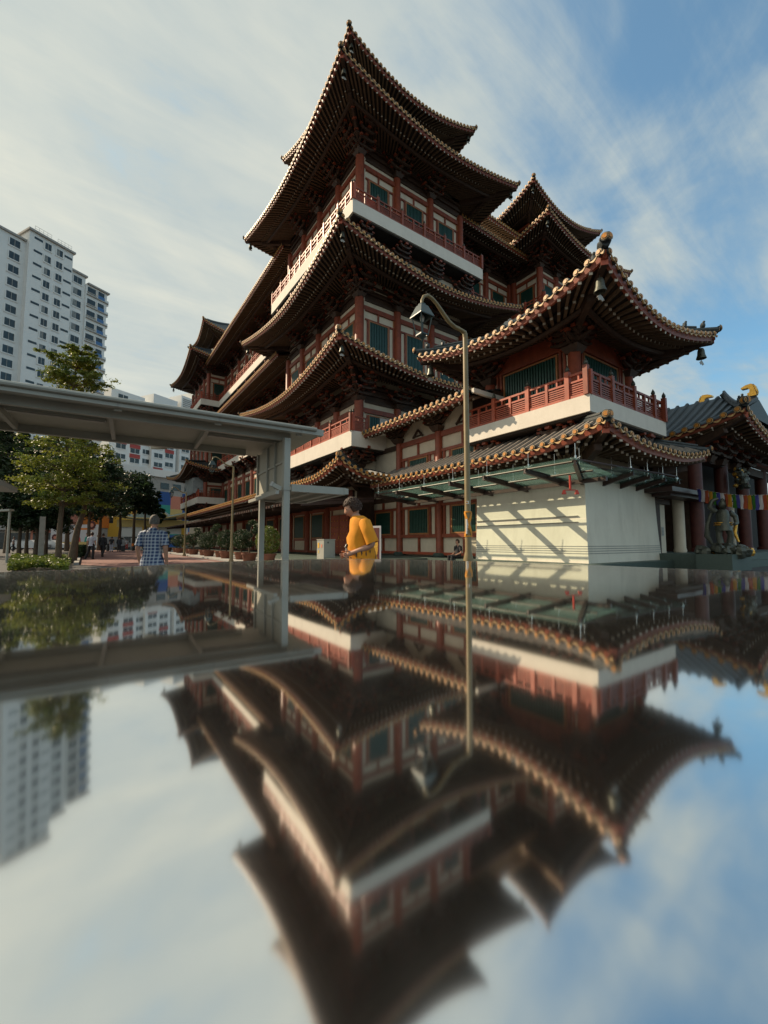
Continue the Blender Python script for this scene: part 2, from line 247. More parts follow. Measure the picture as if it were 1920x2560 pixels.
# ------------------------------------------------------------------ mesh helpers
class MB:
    def __init__(s): s.v = []; s.f = []; s.m = []; s.mats = []
    def mi(s, m):
        if m not in s.mats: s.mats.append(m)
        return s.mats.index(m)
    def add(s, vs, fs, m):
        o = len(s.v); s.v.extend([tuple(p) for p in vs]); i = s.mi(m)
        for f in fs: s.f.append([o+k for k in f]); s.m.append(i)
    def box(s, x0, x1, y0, y1, z0, z1, m):
        if x0 > x1: x0, x1 = x1, x0
        if y0 > y1: y0, y1 = y1, y0
        s.add([(x0,y0,z0),(x1,y0,z0),(x1,y1,z0),(x0,y1,z0),(x0,y0,z1),(x1,y0,z1),(x1,y1,z1),(x0,y1,z1)],
              [(0,3,2,1),(4,5,6,7),(0,1,5,4),(1,2,6,5),(2,3,7,6),(3,0,4,7)], m)
    def bar(s, p, q, w, h, m, up=(0,0,1), w2=None, h2=None):
        p = Vector(p); q = Vector(q); d = (q-p)
        if d.length < 1e-6: return
        d.normalize(); u = Vector(up)
        if abs(d.dot(u)) > .98: u = Vector((1,0,0))
        sd_ = d.cross(u).normalized(); u = sd_.cross(d)
        w2 = w if w2 is None else w2; h2 = h if h2 is None else h2
        vs = []
        for c, ww, hh in ((p, w, h), (q, w2, h2)):
            for a, b in ((-1,-1),(1,-1),(1,1),(-1,1)): vs.append(c+sd_*(a*ww/2)+u*(b*hh/2))
        s.add(vs, [(0,1,2,3),(7,6,5,4),(0,4,5,1),(1,5,6,2),(2,6,7,3),(3,7,4,0)], m)
    def tube(s, pts, rad, m, n=8, caps=True, sx=1.0):
        pts = [Vector(p) for p in pts]; k = len(pts)
        rs = rad if isinstance(rad, (list, tuple)) else [rad]*k
        prev = None; vs = []
        for i, p in enumerate(pts):
            d = (pts[min(i+1,k-1)]-pts[max(i-1,0)]).normalized()
            if prev is None:
                u = Vector((0,0,1)) if abs(d.z) < .9 else Vector((1,0,0))
                a = d.cross(u).normalized()
            else: a = (prev-d*prev.dot(d)).normalized()
            prev = a; b = d.cross(a)
            for j in range(n):
                t = 2*math.pi*j/n; vs.append(p+a*(math.cos(t)*rs[i])+b*(math.sin(t)*rs[i]*sx))
        fs = []
        for i in range(k-1):
            for j in range(n): fs.append((i*n+j, i*n+(j+1)%n, (i+1)*n+(j+1)%n, (i+1)*n+j))
        if caps: fs.append(tuple(reversed(range(n)))); fs.append(tuple((k-1)*n+j for j in range(n)))
        s.add(vs, fs, m)
    def lathe(s, prof, m, c=(0,0,0), n=16, sx=1, sy=1):
        vs = []; 
        for r, z in prof:
            for j in range(n):
                t = 2*math.pi*j/n; vs.append((c[0]+r*math.cos(t)*sx, c[1]+r*math.sin(t)*sy, c[2]+z))
        fs = []
        for i in range(len(prof)-1):
            for j in range(n): fs.append((i*n+j, i*n+(j+1)%n, (i+1)*n+(j+1)%n, (i+1)*n+j))
        fs.append(tuple(reversed(range(n)))); fs.append(tuple((len(prof)-1)*n+j for j in range(n)))
        s.add(vs, fs, m)
    def prism(s, poly, z0, z1, m):
        n = len(poly); s.add([(x,y,z0) for x,y in poly]+[(x,y,z1) for x,y in poly], [tuple(reversed(range(n))), tuple(range(n,2*n))]+[(i,(i+1)%n,n+(i+1)%n,n+i) for i in range(n)], m)
    def ext(s, poly, axis, a0, a1, m):      # 2D outline extruded along x or y
        n = len(poly)
        f = (lambda p, a: (a, p[0], p[1])) if axis == 'x' else (lambda p, a: (p[0], a, p[1]))
        s.add([f(p, a0) for p in poly]+[f(p, a1) for p in poly], [tuple(reversed(range(n))), tuple(range(n,2*n))]+[(i,(i+1)%n,n+(i+1)%n,n+i) for i in range(n)], m)
    def ball(s, c, r, m, sx=1, sy=1, sz=1, n=12, k=8, jit=0, seed=0):
        q = random.Random(seed); vs = []; fs = []
        for i in range(1, k):
            ph = math.pi*i/k
            for j in range(n):
                t = 2*math.pi*j/n; rr = r*(1+jit*(q.random()-.5)); vs.append((c[0]+rr*sx*math.sin(ph)*math.cos(t), c[1]+rr*sy*math.sin(ph)*math.sin(t), c[2]+rr*sz*math.cos(ph)))
        vs.append((c[0],c[1],c[2]+r*sz)); vs.append((c[0],c[1],c[2]-r*sz)); T = len(vs)-2
        for i in range(k-2):
            for j in range(n): fs.append((i*n+j, (i+1)*n+j, (i+1)*n+(j+1)%n, i*n+(j+1)%n))
        for j in range(n): fs.append((T, j, (j+1)%n)); fs.append((T+1, (k-2)*n+(j+1)%n, (k-2)*n+j))
        s.add(vs, fs, m)
    def mesh(s, name, smooth=0, fix=True):
        me = bpy.data.meshes.new(name); me.from_pydata(s.v, [], s.f)
        for m in s.mats: me.materials.append(M[m])
        me.polygons.foreach_set('material_index', s.m)
        if fix:
            b = bmesh.new(); b.from_mesh(me); bmesh.ops.recalc_face_normals(b, faces=b.faces); b.to_mesh(me); b.free()
        if smooth:
            me.polygons.foreach_set('use_smooth', [True]*len(me.polygons)); me.set_sharp_from_angle(angle=R(smooth))
        me.update(); return me
    def build(s, name, parent=None, smooth=0, fix=True, loc=None, rz=0):
        return put(name, s.mesh(name, smooth, fix), parent, loc, rz)
def put(name, me, parent=None, loc=None, rz=0, sc=None):
    o = bpy.data.objects.new(name, me); COL.objects.link(o)
    if parent is not None: o.parent = parent
    if loc is not None: o.location = loc
    o.rotation_euler = (0, 0, rz)
    if sc: o.scale = sc
    return o
def tag(o, label=None, cat=None, group=None, kind=None):
    if label: o['label'] = label
    if cat: o['category'] = cat
    if group: o['group'] = group
    if kind: o['kind'] = kind
    return o
def thing(name, label, cat, loc=(0,0,0), rz=0, group=None):
    o = bpy.data.objects.new(name, None); COL.objects.link(o); o.location = loc; o.rotation_euler = (0,0,rz); o.empty_display_size = .3
    return tag(o, label, cat, group)
def copy_tree(o, parent=None):
    c = o.copy(); COL.objects.link(c); c.parent = parent
    for ch in [x for x in scene.objects if x.parent == o]: copy_tree(ch, c)
    return c
class Face:                          # vertical facade frame: t along, o outwards
    def __init__(s, p0, p1, nrm): s.p0 = Vector((*p0, 0)); d = Vector((*p1, 0))-s.p0; s.L = d.length; s.d = d.normalized(); s.n = Vector((*nrm, 0)); s.rz = math.atan2(s.n.x, -s.n.y)
    def P(s, t, o, z): v = s.p0+s.d*t+s.n*o; return (v.x, v.y, z)
    def box(s, mb, t0, t1, o0, o1, z0, z1, m):
        a = s.P(t0,o0,z0); b = s.P(t1,o1,z1); mb.box(a[0],b[0],a[1],b[1],z0,z1,m)
def faces_of(x0, x1, y0, y1):
    return {'F': Face((x0,y0),(x1,y0),(0,-1)), 'L': Face((x0,y1),(x0,y0),(-1,0)), 'R': Face((x1,y0),(x1,y1),(1,0)), 'B': Face((x1,y1),(x0,y1),(0,1))}
_cache = {}
def window_mesh(wd, h):
    k = ('win', round(wd,2), round(h,2))
    if k not in _cache:
        a = MB(); t = .07
        a.box(-wd/2, -wd/2+t, -.06, .05, 0, h, 'frame'); a.box(wd/2-t, wd/2, -.06, .05, 0, h, 'frame')
        a.box(-wd/2+t, wd/2-t, -.06, .05, 0, t, 'frame'); a.box(-wd/2+t, wd/2-t, -.06, .05, h-t, h, 'frame')
        b = MB(); b.box(-wd/2+t, wd/2-t, .035, .048, t, h-t, 'glassd')
        n = max(4, int((wd-2*t)/.13)); s = (wd-2*t)/n
        for i in range(n): x = -wd/2+t+s*(i+.5); b.box(x-s*.30, x+s*.30, -.035, .03, t, h-t, 'green')
        _cache[k] = (a.mesh('frame'), b.mesh('window'))
    return _cache[k]
def column_mesh(h, r, m='red'):
    k = ('col', round(h,2), r, m)
    if k not in _cache:
        a = MB(); a.lathe([(r*1.25,0),(r*1.25,.12),(r,.2),(r,h-.25),(r*.93,h)], m, n=14); _cache[k] = a.mesh('column', 40)
    return _cache[k]
def bracket_mesh(kind, P=1.5, H=1.2):
    k = ('br', kind, P, H)
    if k in _cache: return _cache[k]
    a = MB(); b = 'brown'
    a.add([(-.22,-.22,-.12),(.22,-.22,-.12),(.22,.22,-.12),(-.22,.22,-.12),(-.36,-.36,.14),(.36,-.36,.14),(.36,.36,.14),(-.36,.36,.14)], [(0,3,2,1),(4,5,6,7),(0,1,5,4),(1,2,6,5),(2,3,7,6),(3,0,4,7)], b)
    dirs = [(0,-1)] if kind == 'side' else [(0,-1),(1,0),(.8,-.8)]
    for dx, dy in dirs:
        diag = abs(dx) > .1 and abs(dy) > .1; mul = 1.32 if diag else 1
        d = Vector((dx,dy,0)).normalized(); s = Vector((-d.y, d.x, 0))
        for i in range(4):
            o = P*(.30+.235*i)*mul; z = .22+H*.2*i
            p1 = d*o*.62+Vector((0,0,z)); p2 = d*o+Vector((0,0,z+.15))
            a.bar(d*-.2+Vector((0,0,z)), p1, .16, .17, b); a.bar(p1, p2, .16, .17, b, w2=.12, h2=.10)
            a.box(p2.x-.10, p2.x+.10, p2.y-.10, p2.y+.10, p2.z+.05, p2.z+.17, 'red')
            if not diag and i < 4:
                for oo, ln in ((o*.9, .42+.14*(3-i)), (0, .5+.22*i)):
                    c = d*oo+Vector((0,0,z+.08))
                    a.bar(c-s*ln*.6, c+s*ln*.6, .12, .14, b)
                    for sg in (-1,1):
                        a.bar(c+s*ln*.6*sg, c+s*ln*sg+Vector((0,0,.13)), .12, .13, b, w2=.10, h2=.08)
                        e = c+s*ln*sg+Vector((0,0,.16)); a.box(e.x-.085, e.x+.085, e.y-.085, e.y+.085, e.z, e.z+.1, 'red')
    _cache[k] = a.mesh('bracket'); return _cache[k]

# ------------------------------------------------------------------ roofs
def roof(parent, tips, zt, lift, inner, zi, wall, zw, sides='FLRB', flare=.25, Lc=9.0, sp=.34, ribs=True, ridge=True, orn=False, ends=True, tmat='tile', pw=1.25, cap=None, ribsides=None, purlin=1.6, tilesc=1.0):
    x0,x1,y0,y1 = tips
    S = {'F': ((x0,y0),(x1,y0),(0,-1)), 'R': ((x1,y0),(x1,y1),(1,0)), 'B': ((x1,y1),(x0,y1),(0,1)), 'L': ((x0,y1),(x0,y0),(-1,0))}
    nb = {'F': ('L','R'), 'R': ('F','B'), 'B': ('R','L'), 'L': ('B','F')}
    off = lambda bx: {'F': (bx[0]-x0, x1-bx[1], bx[2]-y0), 'R': (bx[2]-y0, y1-bx[3], x1-bx[1]), 'B': (x1-bx[1], bx[0]-x0, y1-bx[3]), 'L': (y1-bx[3], bx[2]-y0, bx[0]-x0)}
    oi = off(inner); ow = off(wall)
    top = MB(); te = MB(); un = MB(); rgs = []
    for s in sides:
        A, B, n = S[s]; A = Vector((*A,0)); B = Vector((*B,0)); n = Vector((*n,0)); Ls = (B-A).length; d = (B-A)/Ls
        ca = nb[s][0] in sides; cb = nb[s][1] in sides; lc = min(Lc, Ls/2)
        def cc(q):
            c = 0
            if ca: c = max(c, max(0, 1-q/lc)**1.75)
            if cb: c = max(c, max(0, 1-(Ls-q)/lc)**1.75)
            return c
        def E(q, dz=0, do=0):
            c = cc(q); p = A+d*q-n*(flare*(1-c)-do); return Vector((p.x,p.y,zt-lift*(1-c)+dz))
        def mapq(q, o):
            ia, ib, _ = o
            if q < lc and ca: return ia+(lc-ia)*q/lc
            if q > Ls-lc and cb: return Ls-ib-(lc-ib)*(Ls-q)/lc
            return q
        def inn(q, o, z): p = A+d*mapq(q,o)-n*o[2]; return Vector((p.x,p.y,z))
        def surf(q, k):
            e = E(q); i = inn(q, oi[s], zi); p = e.lerp(i, k); p.z = e.z+(zi-e.z)*k**pw; return p
        NS = max(6, int(Ls/.45)); K = 6; vs = []; fs = []
        for a in range(NS+1):
            for k in range(K+1): vs.append(surf(Ls*a/NS, k/K)+Vector((0,0,.05)))
        for a in range(NS):
            for k in range(K): i = a*(K+1)+k; fs.append((i,i+K+1,i+K+2,i+1))
        top.add(vs, fs, tmat)
        # tile ribs, square to the eave, stopping at the hips
        if ribs and (ribsides is None or s in ribsides):
            nr = int(Ls/sp); st = Ls/nr
            for a in range(nr):
                q = (a+.5)*st; pts = []
                for k in range(7):
                    kk = k/6; ia, ib, _ = oi[s]
                    if q < lc and ca: q0 = (q-kk*ia)/((1-kk)+kk*(lc-ia)/lc)
                    elif q > Ls-lc and cb: r_ = Ls-q; q0 = Ls-(r_-kk*ib)/((1-kk)+kk*(lc-ib)/lc)
                    else: q0 = q
                    if q0 < -.01 or q0 > Ls+.01: break
                    p = surf(min(max(q0,0),Ls), kk); p.z += .085; pts.append(p)
                if len(pts) > 1: top.tube(pts, .085*tilesc, tmat, n=6, caps=False)
        # tile ends and drip tiles
        nr = int(Ls/sp); st = Ls/nr
        if ends:
            for a in range(nr):
                q = (a+.5)*st; e = E(q, .08, .05); t = (E(min(Ls,q+.05))-E(max(0,q-.05))).normalized(); up = Vector((0,0,1)); up = (up-t*up.dot(t)).normalized(); nn = t.cross(up)
                if nn.dot(n) < 0: nn = -nn
                rr = .112*tilesc
                for r_, o0, o1, mm in ((rr*1.2, -.16, .0, 'tile'), (rr, .0, .022, 'goldl'), (rr*.80, .02, .03, 'tile'), (rr*.64, .02, .045, 'gold')):
                    vs = []; c = 10
                    for oo in (o0, o1):
                        for j in range(c): an = 2*math.pi*j/c; vs.append(e+nn*oo+t*(math.cos(an)*r_)+up*(math.sin(an)*r_))
                    te.add(vs, [tuple(range(c,2*c))]+[(j,(j+1)%c,c+(j+1)%c,c+j) for j in range(c)], mm)
                # drip: a shallow crescent hung between this end and the next
                e2 = E(min(Ls, q+st), .08, .05) if q+st < Ls else E(Ls, .08, .05)
                vs = []; c = 6
                for oo in (.035, -.01):
                    for j in range(c+1):
                        f = j/c; p = e.lerp(e2, .16+.68*f)+nn*oo; sg = math.sin(math.pi*f)
                        vs.append(p+up*(-.085-.035*sg)*tilesc); vs.append(p+up*(-.09-.105*sg)*tilesc)
                m_ = 2*(c+1)
                te.add(vs, [(2*j,2*j+1,2*j+3,2*j+2) for j in range(c)]+[(m_+2*j+2,m_+2*j+3,m_+2*j+1,m_+2*j) for j in range(c)]+[(2*j+1,m_+2*j+1,m_+2*j+3,2*j+3) for j in range(c)], 'goldl')
        # fascia, soffit, rafters
        NF = max(10, int(Ls/.4)); vs = []
        for a in range(NF+1):
            q = Ls*a/NF
            for dz, do in ((.04,-.02),(-.20,-.06),(-.20,-.16),(.0,-.12)): vs.append(E(q, dz, do))
        un.add(vs, [(4*a+k, 4*a+4+k, 4*a+4+(k+1)%4, 4*a+(k+1)%4) for a in range(NF) for k in range(4)], 'red')
        def U(q, k, dz=0):
            e = E(q, -.14, -.12); i = inn(q, ow[s], zw); p = e.lerp(i, k); p.z += dz; return p
        vs = []
        for a in range(NF+1):
            q = Ls*a/NF; vs += [U(q,0), U(q,.34), U(q,.34,-.10), U(q,1,-.10)]
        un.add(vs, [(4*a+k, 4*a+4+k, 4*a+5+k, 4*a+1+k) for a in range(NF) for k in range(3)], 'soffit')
        for a in range(nr):
            q = (a+.5)*st
            p0 = U(q, -.01, -.075); p1 = U(q, .35, -.07); un.bar(p0, p1, .10, .11, 'rafter'); dd = (p1-p0).normalized()
            un.bar(p0-dd*.004, p0-dd*.012, .102, .112, 'rend')
            p0 = U(q, .31, -.16); p1 = U(q, .99, -.16); un.bar(p0, p1, .11, .11, 'rafter'); dd = (p1-p0).normalized(); un.bar(p0-dd*.004, p0-dd*.012, .10, .10, 'rend')
        if purlin:
            kf = 1-purlin/max(.1, ow[s][2]-.1)
            pts = [U(Ls*a/NF, kf, -.30) for a in range(NF+1)]; un.tube(pts, .12, 'brown', n=6)
    # hips
    cs = {('F','L'): ((x0,y0),(inner[0],inner[2]),(wall[0],wall[2])), ('F','R'): ((x1,y0),(inner[1],inner[2]),(wall[1],wall[2])), ('B','L'): ((x0,y1),(inner[0],inner[3]),(wall[0],wall[3])), ('B','R'): ((x1,y1),(inner[1],inner[3]),(wall[1],wall[3]))}
    for (s1,s2), (c, i, wl) in cs.items():
        if s1 not in sides or s2 not in sides: continue
        rg = MB(); rgs.append(rg)
        c = Vector((*c, zt)); i = Vector((*i, zi)); wl = Vector((*wl, zw-.25)); hd = (i-c); hd.z = 0; hd.normalize()
        if ridge:
            pts = []
            for k in range(8):
                kk = k/7; p = c.lerp(i, kk); p.z = c.z+(i.z-c.z)*kk**pw+.20; pts.append(p)
            if not orn: pts = [p-Vector((0,0,.10)) for p in pts]
            pts[0] = pts[0]-hd*(.08 if orn else .0)+Vector((0,0,.03 if orn else 0))
            rg.tube(pts, [.15,.13]+[.125]*6, 'tile', n=8)
            rg.tube([p+Vector((0,0,.14)) for p in pts[1:]], .08, 'tile', n=6)
            # rolled end: lump, two gilt roundels and small ridge figures
            e = pts[0]; rg.ball(e+hd*.14+Vector((0,0,.0)), .13*tilesc, 'tile', n=10, k=6)
            side = Vector((-hd.y, hd.x, 0))
            for sg in (-1, 1):
                nn = (-hd*.9+side*sg*.55).normalized(); cpt = e+nn*.13+Vector((0,0,.08)); t = Vector((0,0,1)); b_ = nn.cross(t)
                for r_, o0, o1, mm in ((.15*tilesc, -.05, .0, 'tile'), (.12*tilesc, 0, .02, 'goldl'), (.10*tilesc, .018, .025, 'tile'), (.08*tilesc, .02, .04, 'gold')):
                    vs = []; cn = 12
                    for oo in (o0, o1):
                        for j in range(cn): an = 2*math.pi*j/cn; vs.append(cpt+nn*oo+t*(math.sin(an)*r_)+b_*(math.cos(an)*r_))
                    rg.add(vs, [tuple(range(cn,2*cn))]+[(j,(j+1)%cn,cn+(j+1)%cn,cn+j) for j in range(cn)], mm)
            for g in range(2 if orn else 0):
                q = pts[0].lerp(pts[2], .35+.45*g)+Vector((0,0,.22)); rg.ball(q, .10, 'tile', n=7, k=5, sz=1.5, jit=.3, seed=g); rg.ball(q+Vector((0,0,.16))-hd*.05, .055, 'tile', n=6, k=4)
        cw = Vector((c.x, c.y, c.z-.26))
        un.bar(wl, cw+hd*.15, .26, .30, 'brown', w2=.2, h2=.22); un.bar(wl+Vector((0,0,-.2)), cw.lerp(wl, .4)+Vector((0,0,-.2)), .24, .26, 'brown')
        un.bar(cw+hd*.145, cw+hd*.13, .21, .23, 'redbr')
    rf = top.build('roof', parent, 50)
    un.build('rafters', rf)
    if te.v: te.build('tile_ends', rf)
    for rg in rgs:
        if rg.v: rg.build('hip_ridge', rf, 40)
    if cap:
        cp = MB(); zc = cap; xm0,xm1,ym0,ym1 = inner
        if xm1-xm0 > ym1-ym0: r0 = (xm0+(ym1-ym0)/2, (ym0+ym1)/2); r1 = (xm1-(ym1-ym0)/2, (ym0+ym1)/2)
        else: r0 = ((xm0+xm1)/2, ym0+(xm1-xm0)/2); r1 = ((xm0+xm1)/2, ym1-(xm1-xm0)/2)
        cp.add([(xm0,ym0,zi),(xm1,ym0,zi),(xm1,ym1,zi),(xm0,ym1,zi),(*r0,zc),(*r1,zc)],
               [(0,1,5,4) if xm1-xm0 > ym1-ym0 else (0,1,4), (1,2,5) if xm1-xm0 > ym1-ym0 else (1,2,5,4), (2,3,4,5) if xm1-xm0 > ym1-ym0 else (2,3,5), (3,0,4) if xm1-xm0 > ym1-ym0 else (3,0,4,5), (0,3,2,1)], tmat)
        cp.bar((*r0,zc+.1), (*r1,zc+.1), .3, .4, 'tile'); cp.build('roof_crown', rf)
    return rf

# ------------------------------------------------------------------ walls, windows, railings
def storey(parent, F, z0, z1, nb, cols=True, t0=0, t1=None, win=(.38, .72), base=0.0, brk=True, nowin=(), r=.26, zc=None, P=1.5, H=1.2, single=False, cb='both', skip_first=False, upper=1.2):
    # z0..z1: column height; above z1 a bracket zone of height `upper`
    t1 = F.L if t1 is None else t1; W = MB(); T = MB(); bw = (t1-t0)/nb; h = z1-z0
    F.box(W, t0, t1, -.42, -.12, z0, z1+.06, 'white'); F.box(T, t0, t1, -.42, -.125, z1+.06, z1+upper, 'brown')
    F.box(T, t0, t1, -.12, .02, z1-.30-.45, z1-.45, 'red')             # head beam
    F.box(T, t0, t1, -.12, -.02, z1-.08, z1+.06, 'brown')
    F.box(T, t0, t1, -.12, .0, z1+.42, z1+.58, 'brown'); F.box(T, t0, t1, -.12, .04, z1+.86, z1+1.02, 'brown')
    F.box(T, t0, t1, -.12, .03, z0, z0+.16, 'red')
    zh = z1-.75                                                         # underside of head beam
    zs = z0+base                                                        # sill of the windows
    zt_ = zh-.12 if single else zh-.62                                  # top of window
    for i in range(nb):
        a = t0+bw*i; b = a+bw
        wt0, wt1 = a+bw*.5-bw*win[0]/2*1.35, a+bw*.5+bw*win[0]/2*1.35
        if i in nowin: continue
        if not single:
            F.box(T, a, b, -.12, -.03, zt_, zt_+.10, 'red')
            F.box(T, a+bw/2-.05, a+bw/2+.05, -.12, -.035, zt_+.10, zh, 'red')
            for q in (a+.28, b-.28): F.box(T, q-.03, q+.03, -.12, -.045, zt_+.1, zh, 'frame')
        for q in (wt0-.05, wt1+.05): F.box(T, q-.05, q+.05, -.12, -.02, z0+.16, zt_, 'red')
        for q in (a+.30, b-.30): F.box(T, q-.045, q+.045, -.12, -.04, z0+.16, zt_, 'red')
        if base > .3:
            F.box(T, a, b, -.12, .0, zs-.16, zs-.001, 'red'); F.box(T, a+bw/2-.05, a+bw/2+.05, -.12, -.035, z0+.16, zs-.16, 'red')
        fr, wn = window_mesh(wt1-wt0, zt_-zs)
        c = F.P((wt0+wt1)/2, -.055, zs); o = put('window', wn, parent, c, F.rz); put('frame', fr, o)
    W.build('wall', parent); T.build('timber_frame', parent)
    rng = range(0, nb+1)
    for i in rng:
        if skip_first and i == 0: continue
        if cb == 'noend' and i == nb: continue
        p = F.P(t0+bw*i, -.05, z0)
        if cols: put('column', column_mesh(z1-z0, r), parent, p)
        if brk and 0 < i < nb: put('bracket', bracket_mesh('side', P, H), parent, F.P(t0+bw*i, 0, z1), F.rz)
def corner_bracket(parent, x, y, z, P=1.5, H=1.2, rz=-math.pi/2):
    put('bracket', bracket_mesh('corner', P, H), parent, (x,y,z), rz)
def railing(parent, F, z, t0=0, t1=None, step=1.55, m='redbr', h=1.0, finial=True, dense=True):
    t1 = F.L if t1 is None else t1; a = MB(); n = max(1, round((t1-t0)/step)); s = (t1-t0)/n; o = -.10
    F.box(a, t0, t1, o-.05, o+.05, z+.0, z+.12, m); F.box(a, t0+.0, t1, o-.045, o+.045, z+h-.16, z+h-.08, m); F.box(a, t0, t1, o-.035, o+.035, z+h-.42, z+h-.35, m)
    for i in range(n+1):
        t = t0+s*i; big = (i % 2 == 0); ww = .085 if big else .055
        F.box(a, t-ww, t+ww, o-ww, o+ww, z, z+h+(.06 if big else -.10), m)
        if big and finial:
            c = F.P(t, o, z+h+.05); a.lathe([(.075,0),(.05,.03),(.085,.08),(.07,.15),(.035,.21),(.01,.27)], 'bronze' if m == 'redbr' else 'bronze', c, 8)
        if i < n:
            if dense:
                for k in range(5): zz = z+.155+k*(h-.62)/4.6; F.box(a, t+ww, t+s-ww, o-.02, o+.02, zz, zz+.045, m)
            else: F.box(a, t+ww, t+s-ww, o-.02, o+.02, z+.3, z+.34, m)
            F.box(a, t+s/2-.03, t+s/2+.03, o-.03, o+.03, z+h-.35, z+h-.16, m)
    return a.build('railing', parent)

TEMPLE = thing('temple_building', 'five storey red timbered temple with stacked upturned eaves and cream balconies', 'temple', (13.4, 21.9, 0))
TP = TEMPLE
TEMPLE.location = (0, 0, 0)

def tower(ox, oy, shr=0):
    x0,x1,y0,y1 = 13.4+ox, 22.6+ox-shr, 21.9+oy, 33.6+oy; fc = faces_of(x0,x1,y0,y1); box = (x0,x1,y0,y1)
    core = MB(); core.box(x0+.45, x1-.45, y0+.45, y1-.45, .3, 30.6, 'white'); core.build('core_wall', TP)
    tips = (10.25+ox, 25.8+ox-shr, 18.8+oy, 36.7+oy)
    # top roof and neck
    nk = (15.4+ox, 20.8+ox, 24.4+oy, 30.1+oy)
    nb_ = MB(); nb_.box(nk[0],nk[1],nk[2],nk[3],29.6,33.6,'brown')
    for k in range(2): nb_.box(nk[0]-.15*(k+1),nk[1]+.15*(k+1),nk[2]-.15*(k+1),nk[3]+.15*(k+1),32.3+.5*k,32.55+.5*k,'red')
    nb_.build('neck_wall', TP)
    roof(TP, (12.3+ox,24.1+ox,21.5+oy,33.0+oy), 34.45, 1.15, (17.2+ox,19.2+ox,26.2+oy,28.3+oy), 37.0, nk, 33.7, flare=.25, Lc=5.5, ribs=False, purlin=1.0)
    # R2
    roof(TP, tips, 28.5, .98, nk, 31.3, box, 28.0, flare=.25, Lc=8.9, ribs=False)
    storey(TP, fc['F'], 22.06, 26.5, 3); storey(TP, fc['L'], 22.06, 26.5, 4)
    corner_bracket(TP, x0, y0, 26.5)
    # top balcony
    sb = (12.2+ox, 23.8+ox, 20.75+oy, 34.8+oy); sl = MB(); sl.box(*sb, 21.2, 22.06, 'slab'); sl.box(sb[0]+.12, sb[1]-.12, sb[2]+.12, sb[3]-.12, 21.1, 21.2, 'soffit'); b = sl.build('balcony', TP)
    f2 = faces_of(*sb); railing(b, f2['F'], 22.06, step=.98, m='red'); railing(b, f2['L'], 22.06, step=1.0, m='redbr', dense=False); railing(b, f2['R'], 22.06, step=1.4, m='red', finial=False)  # left rail brighter than front and right: its sunlit side painted in
    # brackets and panels under the balcony
    for s, n_ in (('F', 3), ('L', 4)):
        F = fc[s]; W = MB(); F.box(W, 0, F.L, -.42, -.12, 17.6, 21.1, 'white'); F.box(W, 0, F.L, -.12, .05, 20.75, 21.1, 'brown'); F.box(W, 0, F.L, -.12, .0, 20.2, 20.35, 'brown'); F.box(W, 0, F.L, -.12, .06, 19.2, 19.5, 'brown'); W.build('wall', TP)
        for i in range(n_+1): put('bracket', bracket_mesh('side', 1.0, .9), TP, F.P(F.L/n_*i, 0, 20.0), F.rz)
    # R3
    roof(TP, tips, 18.7, 1.1, (x0-.1,x1+.1,y0-.1,y1+.1), 19.5, box, 18.3, flare=.25, Lc=8.9, ribs=False)
    storey(TP, fc['F'], 12.5, 16.8, 3); storey(TP, fc['L'], 12.5, 16.8, 4); corner_bracket(TP, x0, y0, 16.8)
    # R4
    roof(TP, tips, 12.2, .98, (x0-.1,x1+.1,y0-.1,y1+.1), 12.9, box, 11.75, flare=.25, Lc=8.9, ribs=False, tmat='tile')
    storey(TP, fc['F'], 7.63, 10.05, 3, single=True, nowin=() ); storey(TP, fc['L'], 7.63, 10.05, 4, single=True); corner_bracket(TP, x0, y0, 10.05)
    return fc, sb
fc1, sb1 = tower(0, 0)
tower(19.5, 0, 1.4)
fc2, sb2 = tower(0, 43.15)
# lower balcony of the near tower and of the far one
for oy in (0, 43.15):
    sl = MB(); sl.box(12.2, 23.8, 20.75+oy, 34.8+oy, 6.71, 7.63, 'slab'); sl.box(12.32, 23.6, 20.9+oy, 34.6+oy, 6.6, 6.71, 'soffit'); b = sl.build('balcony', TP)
    f2 = faces_of(12.2, 23.8, 20.75+oy, 34.8+oy); railing(b, f2['F'], 7.63, t1=1.1 if oy == 0 else None, step=1.1, m='red'); railing(b, f2['L'], 7.63, step=1.4, dense=(oy == 0))  # left rail takes the brighter red, sunlight put into its colour
    F = Face((13.4, 33.6+oy), (13.4, 21.9+oy), (-1,0)); W = MB(); F.box(W, 0, F.L, -.42, -.12, .4, 6.6, 'white')
    F.box(W, 0, F.L, -.12, .06, 6.25, 6.6, 'brown'); F.box(W, 0, F.L, -.12, .04, 5.35, 5.6, 'red'); W.build('wall', TP)
    for i in range(5): put('bracket', bracket_mesh('side', 1.0, .9), TP, F.P(F.L/4*i, 0, 5.75), F.rz)
    W = MB(); W.box(13.4, 22.6, 22.02+oy, 22.3+oy, .4, 6.6, 'white'); W.box(13.4, 22.6, 21.86+oy, 22.02+oy, 6.25, 6.6, 'brown'); W.box(13.36, 14.5, 21.80+oy, 22.02+oy, .34, 4.7, 'brown'); W.build('wall', TP)
    corner_bracket(TP, 13.4, 21.9+oy, 5.7, 1.0, .9)
ef = MB(); ef.box(14.7, 15.6, 12.3, 13.6, 6.3, 8.0, 'brown'); ef.box(13.3, 15.3, 12.2, 12.34, 7.55, 7.75, 'slab'); ef.build('wing_gable', TP)
gp = MB(); gp.box(14.3, 22.0, 20.86, 20.88, 7.8, 8.75, 'platew'); gp.build('glass_screen', TP)

